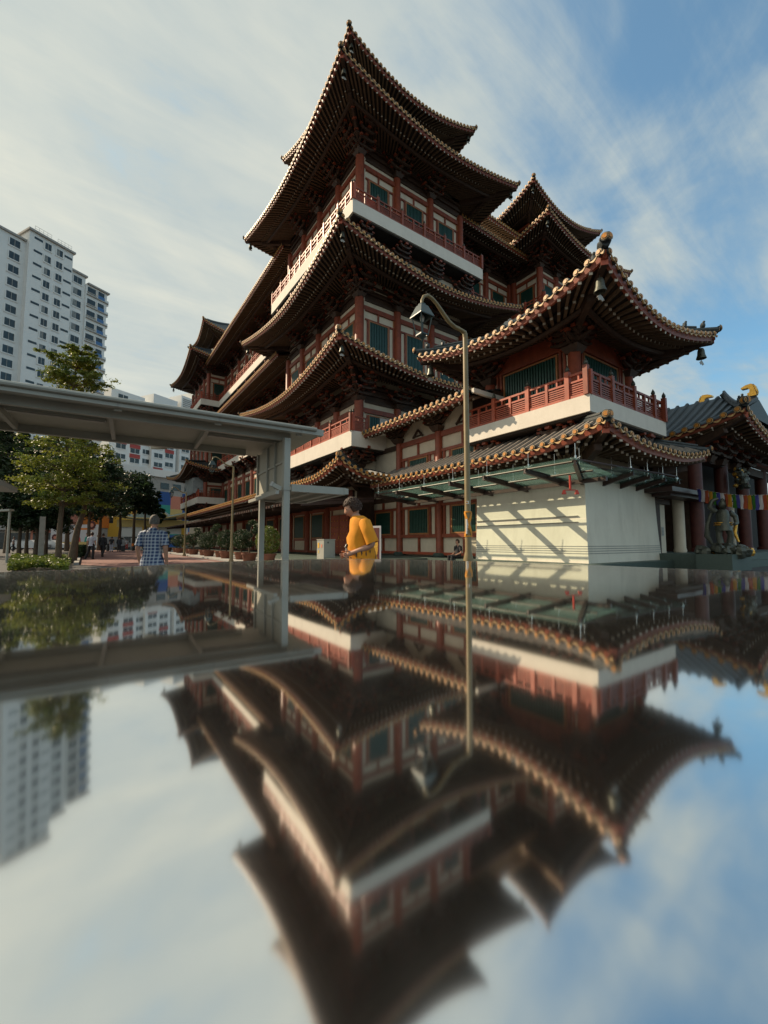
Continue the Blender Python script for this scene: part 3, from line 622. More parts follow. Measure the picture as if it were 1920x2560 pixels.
# main block between the towers: left flank and front
def mainblock():
    FL = Face((15.9, 65.0), (15.9, 33.6), (-1,0)); FF = Face((22.6, 25.3), (32.9, 25.3), (0,-1))
    core = MB(); core.box(16.3, 41, 25.8, 76, .3, 30.5, 'white'); core.build('core_wall', TP)
    for z0, z1, kw in ((22.06, 26.5, {}), (12.5, 16.8, {}), (5.2, 10.2, dict(base=1.6))):
        storey(TP, FL, z0, z1, 9, **kw)
    for z0, z1 in ((22.06, 26.5), (12.5, 16.8)): storey(TP, FF, z0, z1, 3)
    for z0, z1 in ((21.2, 22.06), (11.3, 12.1)):
        sl = MB(); sl.box(14.7, 17, 34.8, 63.9, z0, z1, 'slab'); sl.box(14.8, 17, 34.9, 63.8, z0-.1, z0, 'soffit'); b = sl.build('balcony', TP); railing(b, Face((14.7,63.9),(14.7,34.8),(-1,0)), z1, step=1.5, dense=False)  # flank rail keeps the brighter red that carries sunlight in its colour
        for i in range(10): put('bracket', bracket_mesh('side', 1.0, .9), TP, FL.P(FL.L/9*i, 0, z0-1.2), FL.rz)
    sl = MB(); sl.box(23.8, 31.7, 24.1, 26, 21.2, 22.06, 'slab'); b = sl.build('balcony', TP); railing(b, Face((23.8,24.1),(31.7,24.1),(0,-1)), 22.06, step=1.3, m='red')
    roof(TP, (12.8, 20, 34.0, 65.5), 27.5, 0, (18, 20, 34, 65.5), 31.0, (15.9, 20, 34, 65.5), 28.2, sides='L', flare=.0, ribs=False, ridge=False)
    roof(TP, (12.5, 20, 34.0, 65.5), 17.45, 0, (15.8, 20, 34, 65.5), 19.3, (15.9, 20, 34, 65.5), 18.3, sides='L', flare=.0, ribs=False, ridge=False)
    roof(TP, (23.4, 32.2, 22.6, 30), 27.5, 0, (23.4, 32.2, 27.5, 30), 30.6, (23.4, 32.2, 25.3, 30), 28.2, sides='F', flare=.0, ribs=False, ridge=False)
    roof(TP, (20.8, 35.5, 24.4, 32), 32.1, 0, (20.8, 35.5, 28.5, 32), 34.2, (20.8, 35.5, 27.6, 32), 32.9, sides='F', flare=.6, ribs=False, ridge=False, purlin=0)
    roof(TP, (23.4, 32.2, 22.6, 30), 17.3, 0, (23.4, 32.2, 25.2, 30), 19.3, (23.4, 32.2, 25.3, 30), 18.2, sides='F', flare=.0, ribs=False, ridge=False)
mainblock()

# ------------------------------------------------------------------ wing towards the corner pavilion
FWG = Face((14.6, 21.9), (14.6, 12.0), (-1,0))
core = MB(); core.box(15.1, 26, 13.0, 26, .3, 7.6, 'white'); core.build('core_wall', TP)
W = MB(); FWG.box(W, 0, FWG.L, -.42, -.12, .4, 5.4, 'white'); FWG.box(W, 0, 8.6, -.42, -.12, 5.4, 8.0, 'white'); FWG.box(W, 0, 2.45, -.12, .04, 6.55, 6.8, 'brown')
W.build('wall', TP)
T = MB(); cw_ = [2.6, 6.0, 9.4]
FWG.box(T, 2.6, 9.9, -.12, .02, 6.55, 6.82, 'red'); FWG.box(T, 2.6, 9.9, -.12, .0, 5.75, 5.9, 'red')
for t in cw_:
    if t > 9: continue
    put('column', column_mesh(2.5, .2), TP, FWG.P(t, -.02, 4.5)); put('bracket', bracket_mesh('side', .8, .7), TP, FWG.P(t, 0, 6.95), FWG.rz)
for a in (2.6, 6.0):
    b = a+3.4; FWG.box(T, a+1.6, a+1.72, -.12, -.03, 5.9, 6.55, 'red')
    for q in (a+.35, a+.78, b-.78, b-.35): FWG.box(T, q-.06, q+.06, -.12, -.03, 4.5, 5.75, 'red')
    FWG.box(T, a+1.62-.4, a+1.62+.4, -.12, -.02, 6.95, 7.02, 'brown')
    for sg in (-1, 1): T.bar(FWG.P(a+1.66, -.05, 7.32), FWG.P(a+1.66+sg*.42, -.05, 6.92), .09, .08, 'brown', up=(1,0,0))
    fr, wn = window_mesh(1.6, 1.2); o = put('window', wn, TP, FWG.P(a+1.7, -.055, 4.53), FWG.rz); put('frame', fr, o)
T.build('timber_frame', TP)
# ground floor of the wing: lower panels, windows, transoms
T = MB(); FWG.box(T, 0, 9.9, -.12, .04, .42, .56, 'redbr'); FWG.box(T, 0, 9.9, -.12, .02, 1.32, 1.5, 'red'); FWG.box(T, 0, 9.9, -.12, .02, 2.94, 3.08, 'red'); FWG.box(T, 0, 9.9, -.12, .03, 3.48, 3.75, 'brown')
for t in cw_:
    put('column', column_mesh(4.2, .2), TP, FWG.P(t, -.02, .35))
    st = MB(); st.lathe([(.36,0),(.38,.1),(.28,.18)], 'stone', n=14); put('column_base', st.mesh('column_base', 40), TP, FWG.P(t, -.02, .35))
for a in (-.8, 2.6, 6.0):
    b = a+3.4
    for z0, z1 in ((.56,1.32),(3.08,3.48)): FWG.box(T, a+1.62, a+1.76, -.12, -.02, z0, z1, 'red')
    for q in (a+.32, a+.78, b-.78, b-.32): FWG.box(T, q-.06, q+.06, -.12, -.03, 1.5, 2.94, 'red')
    if a > -.5 or True:
        fr, wn = window_mesh(1.72, 1.42); o = put('window', wn, TP, FWG.P(a+1.7, -.055, 1.51), FWG.rz); put('frame', fr, o)
T.build('timber_frame', TP)
# wing eaves
roof(TP, (13.0, 18, 12.3, 20.95), 7.5, 0, (18, 18, 12.3, 20.95), 9.0, (14.6, 18, 12.3, 20.95), 8.0, sides='L', flare=0, ridge=False, sp=.40, purlin=0)

# ------------------------------------------------------------------ corner pavilion
px0,px1,py0,py1 = 15.3, 19.6, 8.77, 13.0
core = MB(); core.box(px0+.3, px1-.3, py0+.3, py1-.3, 6.3, 9.6, 'brown'); core.box(px0-.1, px1+.8, py0-.3, py1+3, 3.6, 5.7, 'white'); core.build('core_wall', TP)
sl = MB(); sl.box(14.11, 20.3, 7.57, 13.6, 5.66, 6.28, 'slab'); sl.box(14.2, 20.2, 7.7, 13.5, 5.58, 5.66, 'soffit'); b = sl.build('balcony', TP)
f2 = faces_of(14.11, 20.3, 7.57, 13.6)
railing(b, f2['F'], 6.28, step=.88, m='red'); railing(b, f2['L'], 6.28, step=.86, m='redbr'); railing(b, f2['R'], 6.28, step=.88, m='red')  # left rail in sunlit red, front and right in the duller shade-side red
pf = faces_of(px0,px1,py0,py1)
for s in 'FLR':
    F = pf[s]; T = MB(); W = MB(); F.box(W, 0, F.L, -.32, -.14, 6.28, 9.4, 'white')
    F.box(T, 0, F.L, -.14, .04, 8.80, 9.6, 'red'); F.box(T, 0, F.L, -.14, .02, 6.28, 6.42, 'red')
    for q in (.42, .62, F.L-.62, F.L-.42): F.box(T, q-.05, q+.05, -.14, .0, 6.42, 8.80, 'red')
    W.build('wall', TP); T.build('timber_frame', TP)
    fr, wn = window_mesh(F.L-1.5, 2.3); o = put('window', wn, TP, F.P(F.L/2, -.075, 6.46), F.rz); put('frame', fr, o)
for x, y in ((px0,py0),(px1,py0),(px0,py1),(px1,py1)): put('column', column_mesh(2.9, .24), TP, (x,y,6.28))
for (x, y, rz) in ((px0,py0,-math.pi/2),(px1,py0,0),(px0,py1,math.pi)): corner_bracket(TP, x, y, 8.6, .9, .75, rz)
roof(TP, (12.37, 21.5, 5.98, 14.85), 9.88, .72, (16.2, 17.7, 9.6, 11.2), 10.55, (px0,px1,py0,py1), 9.75, flare=.25, Lc=4.4, sp=.385, cap=10.9, purlin=1.2, tilesc=.88, orn=True)
# brackets under the pavilion balcony
for x, y, rz in ((15.2,12.6,-math.pi/2),(15.2,9.4,-math.pi/2),(15.6,8.5,0),(19.0,8.5,0)): put('bracket', bracket_mesh('side', .8, .5), TP, (x,y,4.75), rz)

# battered white base under the pavilion
def bastion():
    a = MB(); bx = (14.11, 19.9, 7.82, 13.0); tx = (14.25, 19.75, 7.94, 13.0)
    K = 8; vs = []
    for k in range(K+1):
        t = k/K; e = (1-t)**2; z = .33+3.5*t
        vs += [(tx[0]-(tx[0]-bx[0])*e, bx[3], z), (tx[0]-(tx[0]-bx[0])*e, tx[2]-(tx[2]-bx[2])*e, z), (tx[1]+(bx[1]-tx[1])*e, tx[2]-(tx[2]-bx[2])*e, z), (tx[1]+(bx[1]-tx[1])*e, bx[3], z)]
    a.add(vs, [(4*k+i, 4*k+(i+1)%4, 4*k+4+(i+1)%4, 4*k+4+i) for k in range(K) for i in range(4)]+[(4*K,4*K+1,4*K+2,4*K+3)], 'bast')
    o = a.build('base_wall', TP, 30)
    g = MB()
    for k in range(4):
        z = .66+.085*k; e = (1-(z-.33)/3.5)**2; xl = tx[0]-(tx[0]-bx[0])*e-.006; yl = tx[2]-(tx[2]-bx[2])*e-.006
        g.box(xl-.006, xl+.02, yl, 13.0, z, z+.022, 'conc'); g.box(xl, 19.85, yl-.006, yl+.02, z, z+.022, 'conc')
    g.box(14.155, 14.2, 8.2, 13, 1.78, 1.80, 'conc'); g.box(14.155, 14.2, 8.2, 13, 2.0, 2.02, 'conc')
    g.build('groove_lines', o)
bastion()
# ground eave round wing and pavilion
roof(TP, (13.0, 21.4, 6.45, 20.0), 4.86, .48, (15.0, 19.6, 8.5, 20.0), 5.45, (14.5, 19.7, 8.0, 20.0), 4.45, sides='LFR', flare=.0, Lc=3.2, sp=.40, tmat='tiled', purlin=0, tilesc=.90, pw=1.0)
# ground eave of the near tower corner and along the left flank
roof(TP, (10.2, 14.2, 18.55, 68.0), 5.4, .75, (13.3, 14.2, 21.7, 68.0), 5.5, (13.3, 14.2, 21.8, 68), 4.8, sides='LF', flare=.0, Lc=3.6, sp=.36, tmat='tile', purlin=1.4, pw=1.0)
# plinth and steps
pl = MB(); pl.box(13.4, 40, 7.3, 80, 0, .33, 'stone'); pl.box(9.4, 13.4, 15.5, 80, 0, .31, 'stone'); pl.box(9.1, 9.4, 15.2, 80, 0, .17, 'stone')
tag(pl.build('temple_plinth'), 'low dark green granite plinth under the temple walls', 'plinth')
# ground floor wall of near tower and flank
GF = Face((13.3, 66), (13.3, 22.2), (-1,0)); T = MB()
GF.box(T, 0, GF.L, -.02, .05, .33, .5, 'red'); GF.box(T, 0, GF.L, -.02, .05, 3.2, 3.5, 'red'); GF.box(T, 0, GF.L, -.02, .09, 3.9, 4.3, 'brown')
GW = MB(); GF.box(GW, 0, GF.L, -.3, -.03, .33, 4.7, 'white'); GW.build('wall', TP)
for i in range(14):
    t = GF.L-.3-3.2*i
    if t < 0: break
    put('column', column_mesh(4.0, .22), TP, GF.P(t, .02, .33))
    if i == 0: continue
    if i > 7: continue
    GF.box(T, t+.5, t+.62, -.02, .03, .5, 3.2, 'red'); GF.box(T, t+2.55, t+2.67, -.02, .03, .5, 3.2, 'red'); GF.box(T, t+.62, t+2.55, -.02, .03, 1.2, 1.34, 'red')
    if i > 1: fr, wn = window_mesh(1.9, 1.75); o = put('window', wn, TP, GF.P(t+1.585, .03, 1.36), GF.rz); put('frame', fr, o)
T.build('timber_frame', TP)
FF1 = Face((13.4, 21.85), (14.6, 21.85), (0,-1))
# red double door near the corner
d = MB()
for k in range(2):
    GF.box(d, GF.L-2.95+1.22*k, GF.L-1.78+1.22*k, .04, .10, .42, 2.85, 'redbr')
    for a in range(5):
        for b in range(3): c = GF.P(GF.L-2.75+1.22*k+.38*b, .11, .8+.42*a); d.ball(c, .035, 'gild', n=6, k=4)
door = d.build('door', TP); h = MB(); c = GF.P(GF.L-1.85, .12, 1.5); h.tube([(c[0], c[1]-.12, c[2]), (c[0]-.04, c[1]-.12, c[2]-.12), (c[0], c[1]-.12, c[2]-.22)], .015, 'gild', 6); h.build('door_handle', door)
# tarpaulin on the far tower balcony
tb = MB(); rr = random.Random(3); vs = []; nu, nv = 14, 8
for i in range(nu+1):
    for j in range(nv+1):
        t = i/nu; y = 72.5-8.5*t if t < .8 else 65.7; x = 12.1 if t < .8 else 12.1+(t-.8)*14
        vs.append((x-.25*rr.random(), y, 8.3+2.6*j/nv+.15*rr.random()-(.6*t if j == nv else 0)))
tb.add(vs, [(i*(nv+1)+j, (i+1)*(nv+1)+j, (i+1)*(nv+1)+j+1, i*(nv+1)+j+1) for i in range(nu) for j in range(nv)], 'tarp')
tag(tb.build('tarpaulin', None, 60), 'crumpled grey tarpaulin hung over the balcony of the farthest temple tower', 'tarpaulin')

AW = MB()
AW.add([(8.55,19.5,3.12),(13.0,19.5,3.55),(13.0,67,3.55),(8.55,67,3.12),(8.55,19.5,3.2),(13.0,19.5,3.62),(13.0,67,3.62),(8.55,67,3.2)], [(0,3,2,1),(4,5,6,7),(0,1,5,4),(1,2,6,5),(2,3,7,6),(3,0,4,7)], 'cansteel')
for k in range(24): AW.bar((8.6, 19.6+2*k, 3.02), (13.0, 19.6+2*k, 3.45), .08, .2, 'cansteel')
for k in range(110): AW.box(8.50, 8.56, 19.55+.43*k, 19.8+.43*k, 3.08, 3.22, 'chrome' if k % 9 == 0 else 'cansteel')
AW.build('awning', TP)

# ------------------------------------------------------------------ helper: pixel of the photo at forward depth D -> point
PIT = R(4.218)
def pix(px, py, D):
    x = (px-960)/1042.6; y = (1280-py)/1042.6
    f = math.cos(PIT)-y*math.sin(PIT); u = y*math.cos(PIT)+math.sin(PIT)
    p = (FW*f+RT*x)*(D/f); return Vector((p.x, p.y, CAMZ+u*D/f))

# ------------------------------------------------------------------ wind bells under the eave tips
def bell_meshes():
    a = MB(); a.lathe([(.015,.0),(.06,-.02),(.085,-.08),(.095,-.2),(.125,-.29),(.128,-.31),(.10,-.31),(.08,-.2),(.01,-.05)], 'bronze', n=12)
    a.tube([(0,0,0),(0,0,.16)], .008, 'bronze', 5); a.tube([(0,0,-.1),(0,0,-.37)], .006, 'bronze', 5)
    b = MB(); b.ext([(-.13,-.46),(-.07,-.40),(0,-.365),(.07,-.40),(.13,-.46),(.09,-.45),(.06,-.50),(0,-.47),(-.06,-.50),(-.09,-.45)], 'y', -.006, .006, 'platew')
    return a.mesh('bell', 40), b.mesh('bell_plate')
bm_, bp_ = bell_meshes()
def bell(x, y, z, label, s=1.0):
    t = thing('wind_bell', label, 'wind bell', (x,y,z), -YAW+.5, 'bronze wind bells under the roof corners'); t.scale = (s,s,s)
    a = put('bell', bm_, t); put('clapper_plate', bp_, t)
i_ = .42
for (x,y,z,l,s) in ((12.37+i_,5.98+i_,9.38,'large bell under the near corner of the pavilion roof beside the street lamp',1.5),
    (21.5-i_,5.98+i_,9.38,'bell against the sky under the right tip of the pavilion roof',1.5),
    (12.37+i_,14.85-i_,9.38,'bell under the left tip of the pavilion roof beside the lantern',1.5),
    (12.3+i_,21.5+i_,34.0,'tiny bell under the topmost roof corner of the tall tower',1.3),
    (24.1-i_,21.5+i_,34.0,'tiny bell under the right tip of the topmost roof',1.3),
    (10.25+i_,18.8+i_,28.0,'bell under the near corner of the second highest eave',1.3),
    (25.8-i_,18.8+i_,28.0,'bell under the right tip of the second highest eave',1.3),
    (10.25+i_,36.7-i_,28.0,'bell against pale sky under the left tip of the second highest eave',1.3),
    (10.25+i_,18.8+i_,18.2,'white lit bell under the near corner of the middle tower eave',1.2),
    (10.25+i_,36.7-i_,18.2,'bell under the left tip of the middle tower eave over the far balcony',1.2),
    (10.25+i_,18.8+i_,11.7,'bell under the near corner of the lowest tower eave above the red railing',1.2),
    (29.75+i_,18.8+i_,28.0,'bell under the near corner of the eave of the tower behind the pavilion',1.2),
    (31.8+i_,21.5+i_,34.0,'bell under the highest roof corner of the tower behind the pavilion',1.2),
    (10.25+i_,79.8-i_,28.0,'bell under the leftmost tip of the farthest temple tower',1.4)):
    bell(x,y,z,l,s)

# ------------------------------------------------------------------ glass canopy on brown steel arms
GC = thing('glass_canopy', 'green glass canopy on brown steel arms wrapped round the white pavilion base', 'canopy', (0,0,0))
ox_, oy_ = 11.6, 6.75
def zgl(x): return 3.36-(x-ox_)*.13
ys = [6.75+1.78*k for k in range(7)]; 
for k in range(len(ys)-1):
    for (xa, xb) in ((ox_, 13.0), (13.05, 14.2)):
        y0_, y1_ = ys[k]+.02, ys[k+1]-.02
        if xb > 13.5 and k == 0: y0_ = 6.77
        g = MB(); g.add([(xa,y0_,zgl(xa)+.2),(xb,y0_,zgl(xb)+.2),(xb,y1_,zgl(xb)+.2),(xa,y1_,zgl(xa)+.2),(xa,y0_,zgl(xa)+.222),(xb,y0_,zgl(xb)+.222),(xb,y1_,zgl(xb)+.222),(xa,y1_,zgl(xa)+.222)], [(0,3,2,1),(4,5,6,7),(0,1,5,4),(1,2,6,5),(2,3,7,6),(3,0,4,7)], 'glass')
        g.build('glass_panel', GC)
for k in range(4):
    g = MB(); x0_ = 14.22+1.3*k; g.add([(x0_,6.75,3.56),(x0_+1.27,6.75,3.56),(x0_+1.27,8.0,3.3),(x0_,8.0,3.3),(x0_,6.75,3.58),(x0_+1.27,6.75,3.58),(x0_+1.27,8.0,3.32),(x0_,8.0,3.32)], [(0,3,2,1),(4,5,6,7),(0,1,5,4),(1,2,6,5),(2,3,7,6),(3,0,4,7)], 'glass'); g.build('glass_panel', GC)
def arm(p, q, dz):
    a = MB(); p = Vector(p); q = Vector(q); a.bar(p+Vector((0,0,-.02)), q, .07, .22, 'cansteel', w2=.06, h2=.10); a.bar(p+Vector((0,0,.11)), q+Vector((0,0,.065)), .12, .025, 'cansteel'); a.bar(p+Vector((0,0,-.14)), q+Vector((0,0,-.065)), .12, .025, 'cansteel')
    d = (q-p)
    for f in (.35, .92):
        c = p.lerp(q, f)+Vector((0,0,.02)); a.tube([c, c+Vector((0,0,.24))], .035, 'chrome', 8); a.tube([c+Vector((0,0,.2)), c+Vector((0,0,.9 if f < .5 else .62))], .010, 'chrome', 5)
        for sg in (-1, 1): a.bar(c+Vector((0,0,.12)), c+Vector((.16*sg if abs(d.y) > abs(d.x) else .0, .16*sg if abs(d.x) > abs(d.y) else 0, .19)), .03, .02, 'chrome')
    return a.build('support_arm', GC)
for y in ys: 
    if y > 7: arm((14.3, y, 3.22), (ox_+.05, y, 3.42), 0)
arm((14.2, 8.0, 3.25), (ox_+.1, oy_+.05, 3.44), 0)
for k in range(1, 5): arm((14.2+1.3*k, 8.0, 3.28), (14.2+1.3*k, 6.85, 3.50), 0)
a = MB()
for x in (11.75, 12.9): a.tube([(x, 6.9, zgl(x)+.14), (x, 17.4, zgl(x)+.14)], .035, 'cansteel', 8)
a.box(13.66, 13.78, 6.9, 17.4, 3.08, 3.22, 'cansteel')
a.tube([(11.75, 6.9, 3.57), (19.3, 6.9, 3.72)], .035, 'cansteel', 8); a.tube([(12.9, 7.4, 3.57), (19.3, 7.4, 3.72)], .035, 'cansteel', 8)
a.build('edge_rail', GC)
fl = thing('flood_light', 'red pipe hanging below the glass canopy corner with two small lamps', 'flood light', (0,0,0)); c = pix(1425, 1196, 13.4); a = MB()
a.tube([c+Vector((0,0,.1)), c+Vector((0,0,-.36))], .035, 'red2', 8); a.bar(c+Vector((-.14,.1,-.38)), c+Vector((.14,-.1,-.38)), .04, .03, 'red2'); a.build('pipe', fl)
for sg in (-1, 1): a = MB(); q = c+Vector((.17*sg,-.12*sg,-.46)); a.lathe([(.03,.08),(.05,.04),(.075,-.05),(.07,-.06)], 'red2', q, 10); a.build('lamp_head', fl)

# ------------------------------------------------------------------ gate hall on the right
GH = thing('gate_hall', 'dark tiled gate hall with gilded ridge ornaments right of the white pavilion', 'gate hall', (0,0,0))
roof(GH, (22.5, 40, 5.4, 15), 6.75, .75, (29.2, 32.5, 7.9, 15), 9.3, (23.3, 39, 7.4, 15), 6.1, sides='LF', flare=.2, Lc=6, sp=.5, tilesc=1.15, purlin=0, orn=True, pw=1.35)
a = MB()
for i in range(10):
    y = 6.9+.35*i; a.tube([(28.2,y,8.3),(29.2,y,8.6),(30.2,y,9.05),(30.9,y,9.3)], .1, 'tile', 6, caps=False)
a.add([(27.9,6.8,8.0),(27.9,12,8.0),(31,12,9.2),(31,6.8,9.2),(34,6.8,8.0),(34,12,8.0)], [(0,1,2,3),(3,2,5,4),(0,3,4)], 'tile')
a.bar((31,7.0,9.25),(31,10.0,9.2),.28,.42,'tile'); a.tube([(31,6.9,9.4),(31,8.3,9.3),(31,9.8,9.4)], .13, 'tile', 8); a.tube([(31,6.95,9.2),(29.0,6.95,8.6),(27.2,6.7,8.1),(25.6,6.3,7.4)], .14, 'tile', 8)
a.build('upper_roof', GH, 40)
for y, sg in ((7.15, 1), (9.35, -1)):
    g = MB(); pr = [(-.42,0),(.16,0),(.22,.26),(.05,.34),(.02,.55),(.16,.72),(.62,.70),(.66,.82),(.30,.98),(-.12,1.02),(-.40,.80),(-.50,.45)]
    g.ext([(y+sg*p[0]*.62, 9.5+p[1]*.72) for p in pr], 'x', 30.84, 31.16, 'gild')
    for k in range(6): g.ball((31, y+sg*(-.27+.02*k*k-.04*k), 9.6+.10*k), .07, 'gild', n=7, k=5, sx=2.2)
    for k in range(5): g.box(30.82, 31.18, y+sg*(-.28+.03*k)-.012, y+sg*(-.28+.03*k)+.012, 9.62+.12*k, 9.70+.12*k, 'tile')
    g.ball((31, y+sg*.12, 10.12), .05, 'tile', n=7, k=5, sx=3.6)
    g.build('ridge_ornament', GH)
for x in (23.6, 27.2, 30.6, 34.2): put('column', column_mesh(4.9, .30, 'redshade'), GH, (x, 7.7, .62))
a = MB(); a.box(23.9, 40, 9.3, 9.6, .62, 6.2, 'soffit'); a.box(23.3, 39, 7.5, 7.9, 5.0, 5.45, 'brown'); a.box(23.3, 39, 7.5, 7.9, 5.7, 6.0, 'red'); a.box(23.3, 23.6, 7.9, 14, .62, 6.1, 'brown'); a.build('wall', GH)  # back wall near black: deep shade under the hall painted with soffit colour
for x in (24.6, 26.2, 28.2, 30.2): put('bracket', bracket_mesh('side', 1.3, .9), GH, (x, 7.5, 5.1), 0)
g = MB(); rr = random.Random(5); c = pix(1856, 1192, 21)
for k in range(34): q = c+Vector((rr.uniform(-.55,.55), rr.uniform(-.2,.2), rr.uniform(-.5,.4))); g.ball(q, rr.uniform(.07,.16), 'gild' if k % 3 == 0 else 'bronze', n=7, k=5, sx=rr.uniform(.7,1.6), sz=rr.uniform(.7,1.5), jit=.3, seed=k)
g.build('gilded_carving', GH)
g = MB(); g.box(19.0, 21.2, 5.2, 6.3, 0, .62, 'stone'); g.box(19.7, 42, 5.9, 14, 0, .60, 'stone'); g.box(19.55, 42, 5.6, 5.9, 0, .3, 'stone'); g.build('plinth', GH)
g = MB(); g.lathe([(.25,0),(.27,.1),(.24,.2),(.23,2.7),(.26,2.8)], 'white', (22.6, 8.1, .6), 16); g.build('white_pier', GH, 40); g = MB(); g.box(20.4, 21.1, 8.1, 8.5, .0, 3.0, 'white'); g.build('white_pier', GH); g = MB(); g.lathe([(.2,0),(.2,2.9)], 'white', (31.6,8.6,.6), 14); g.build('white_pier', GH, 40)
g = MB(); g.box(19.95, 20.38, 8.0, 8.2, 0, 2.75, 'brown'); g.box(19.8, 21.3, 7.95, 8.15, 2.75, 2.95, 'brown'); g.build('door_frame', GH)
g = MB(); g.box(18.8, 26.5, 6.9, 8.0, 3.12, 3.30, 'cansteel'); g.box(19.4, 25.5, 7.2, 7.9, 3.0, 3.12, 'cansteel'); g.build('low_canopy', GH)
nb2 = MB(); nb2.box(20.68, 20.9, 8.085, 8.1, 1.35, 1.75, 'platew'); 
for k in range(5): nb2.box(20.70, 20.88, 8.078, 8.085, 1.42+.06*k, 1.44+.06*k, 'blackp')
tag(nb2.build('notice'), 'small framed notice on the white door pier right of the pavilion', 'notice')

# guardian statue on a rock
ST = thing('guardian_statue', 'dark bronze guardian figure with raised arm on a gilded rock', 'statue', (20.05, 5.7, .62), R(-50))
g = MB(); rr = random.Random(11)
for k in range(46):
    t = rr.random(); an = rr.uniform(0, 6.28); r_ = .62*math.sqrt(rr.random()); z = .04+.32*(1-r_/.7)*rr.random()
    g.ball((r_*math.cos(an)*1.15, r_*math.sin(an), z), rr.uniform(.10,.2), 'gild' if rr.random() < .12 else 'bronze', n=7, k=5, jit=.5, seed=k)
g.build('rock', ST)
g = MB()
g.tube([(-.10,0,.35),(-.13,.02,.62),(-.10,0,.95),(-.03,0,1.05)], [.10,.085,.12,.14], 'bronze', 12)
g.tube([(.17,.05,.30),(.20,.0,.62),(.12,0,.95),(.05,0,1.05)], [.10,.085,.12,.14], 'bronze', 12)
g.tube([(0,0,.78),(.0,0,.95),(0,0,1.1),(.0,0,1.3),(0,0,1.44),(0,0,1.52)], [.30,.26,.22,.24,.2,.09], 'bronze', 16, sx=.75)
g.tube([(.2,0,1.4),(.36,0,1.25),(.34,-.1,1.02),(.22,-.22,.98)], [.09,.075,.065,.05], 'bronze', 10)
g.tube([(-.2,0,1.42),(-.36,0,1.58),(-.28,-.02,1.8),(-.12,-.03,1.86)], [.09,.08,.065,.05], 'bronze', 10)
g.ball((0.02,-.02,1.66), .13, 'bronze', sz=1.2); g.ball((.02,-.14,1.64), .03, 'bronze'); g.ball((0.02,0,1.82), .06, 'bronze')
g.tube([(-.3,.05,1.4),(-.4,.12,1.0),(-.42,.15,.6),(-.3,.1,.32)], [.04,.07,.09,.04], 'bronze', 8); g.tube([(.3,.08,1.38),(.44,.12,1.1),(.38,.15,.7),(.46,.1,.4)], [.03,.05,.06,.03], 'gild', 8)
for z in (.95, 1.02): g.lathe([(.25,0),(.27,.02),(.25,.04)], 'gild', (0,0,z), 16, sy=.78)
g.build('body', ST, 50)

ST.scale = (1.15, 1.15, 1.15)
# string of flags before the gate
FS = thing('flag_string', 'string of blue, white, red, yellow and green flags before the gate', 'flag string', (0,0,0))
seq = ['fb','fw','fr','fy','fg']; rr = random.Random(2); pa = (1742, 1222, 17.5); pb = (1935, 1236, 13.5)
rope = MB(); pts = []
nfl = 20
for i in range(nfl+1): t = i/nfl; pts.append(pix(pa[0]+(pb[0]-pa[0])*t, pa[1]+(pb[1]-pa[1])*t+8*math.sin(math.pi*t), pa[2]+(pb[2]-pa[2])*t))
rope.tube(pts, .008, 'platew', 5); rope.build('rope', FS)
for i in range(nfl):
    a, b = pts[i], pts[i+1]; m_ = seq[i % 5]; g = MB(); vs = []; h = .50+.04*rr.random(); sk = rr.uniform(-.12,.05)
    for u in range(4):
        for v in range(5):
            p = a.lerp(b, (u/3)*.98); q = p+Vector((sk*v/4+.03*math.sin(u*2+v), -.05*v/4*rr.random(), -h*v/4+.01)); vs.append(q)
    f_ = [(u*5+v, u*5+5+v, u*5+6+v, u*5+1+v) for u in range(3) for v in range(4)]
    g.add(vs, f_, m_); g.build('flag', FS, 60)

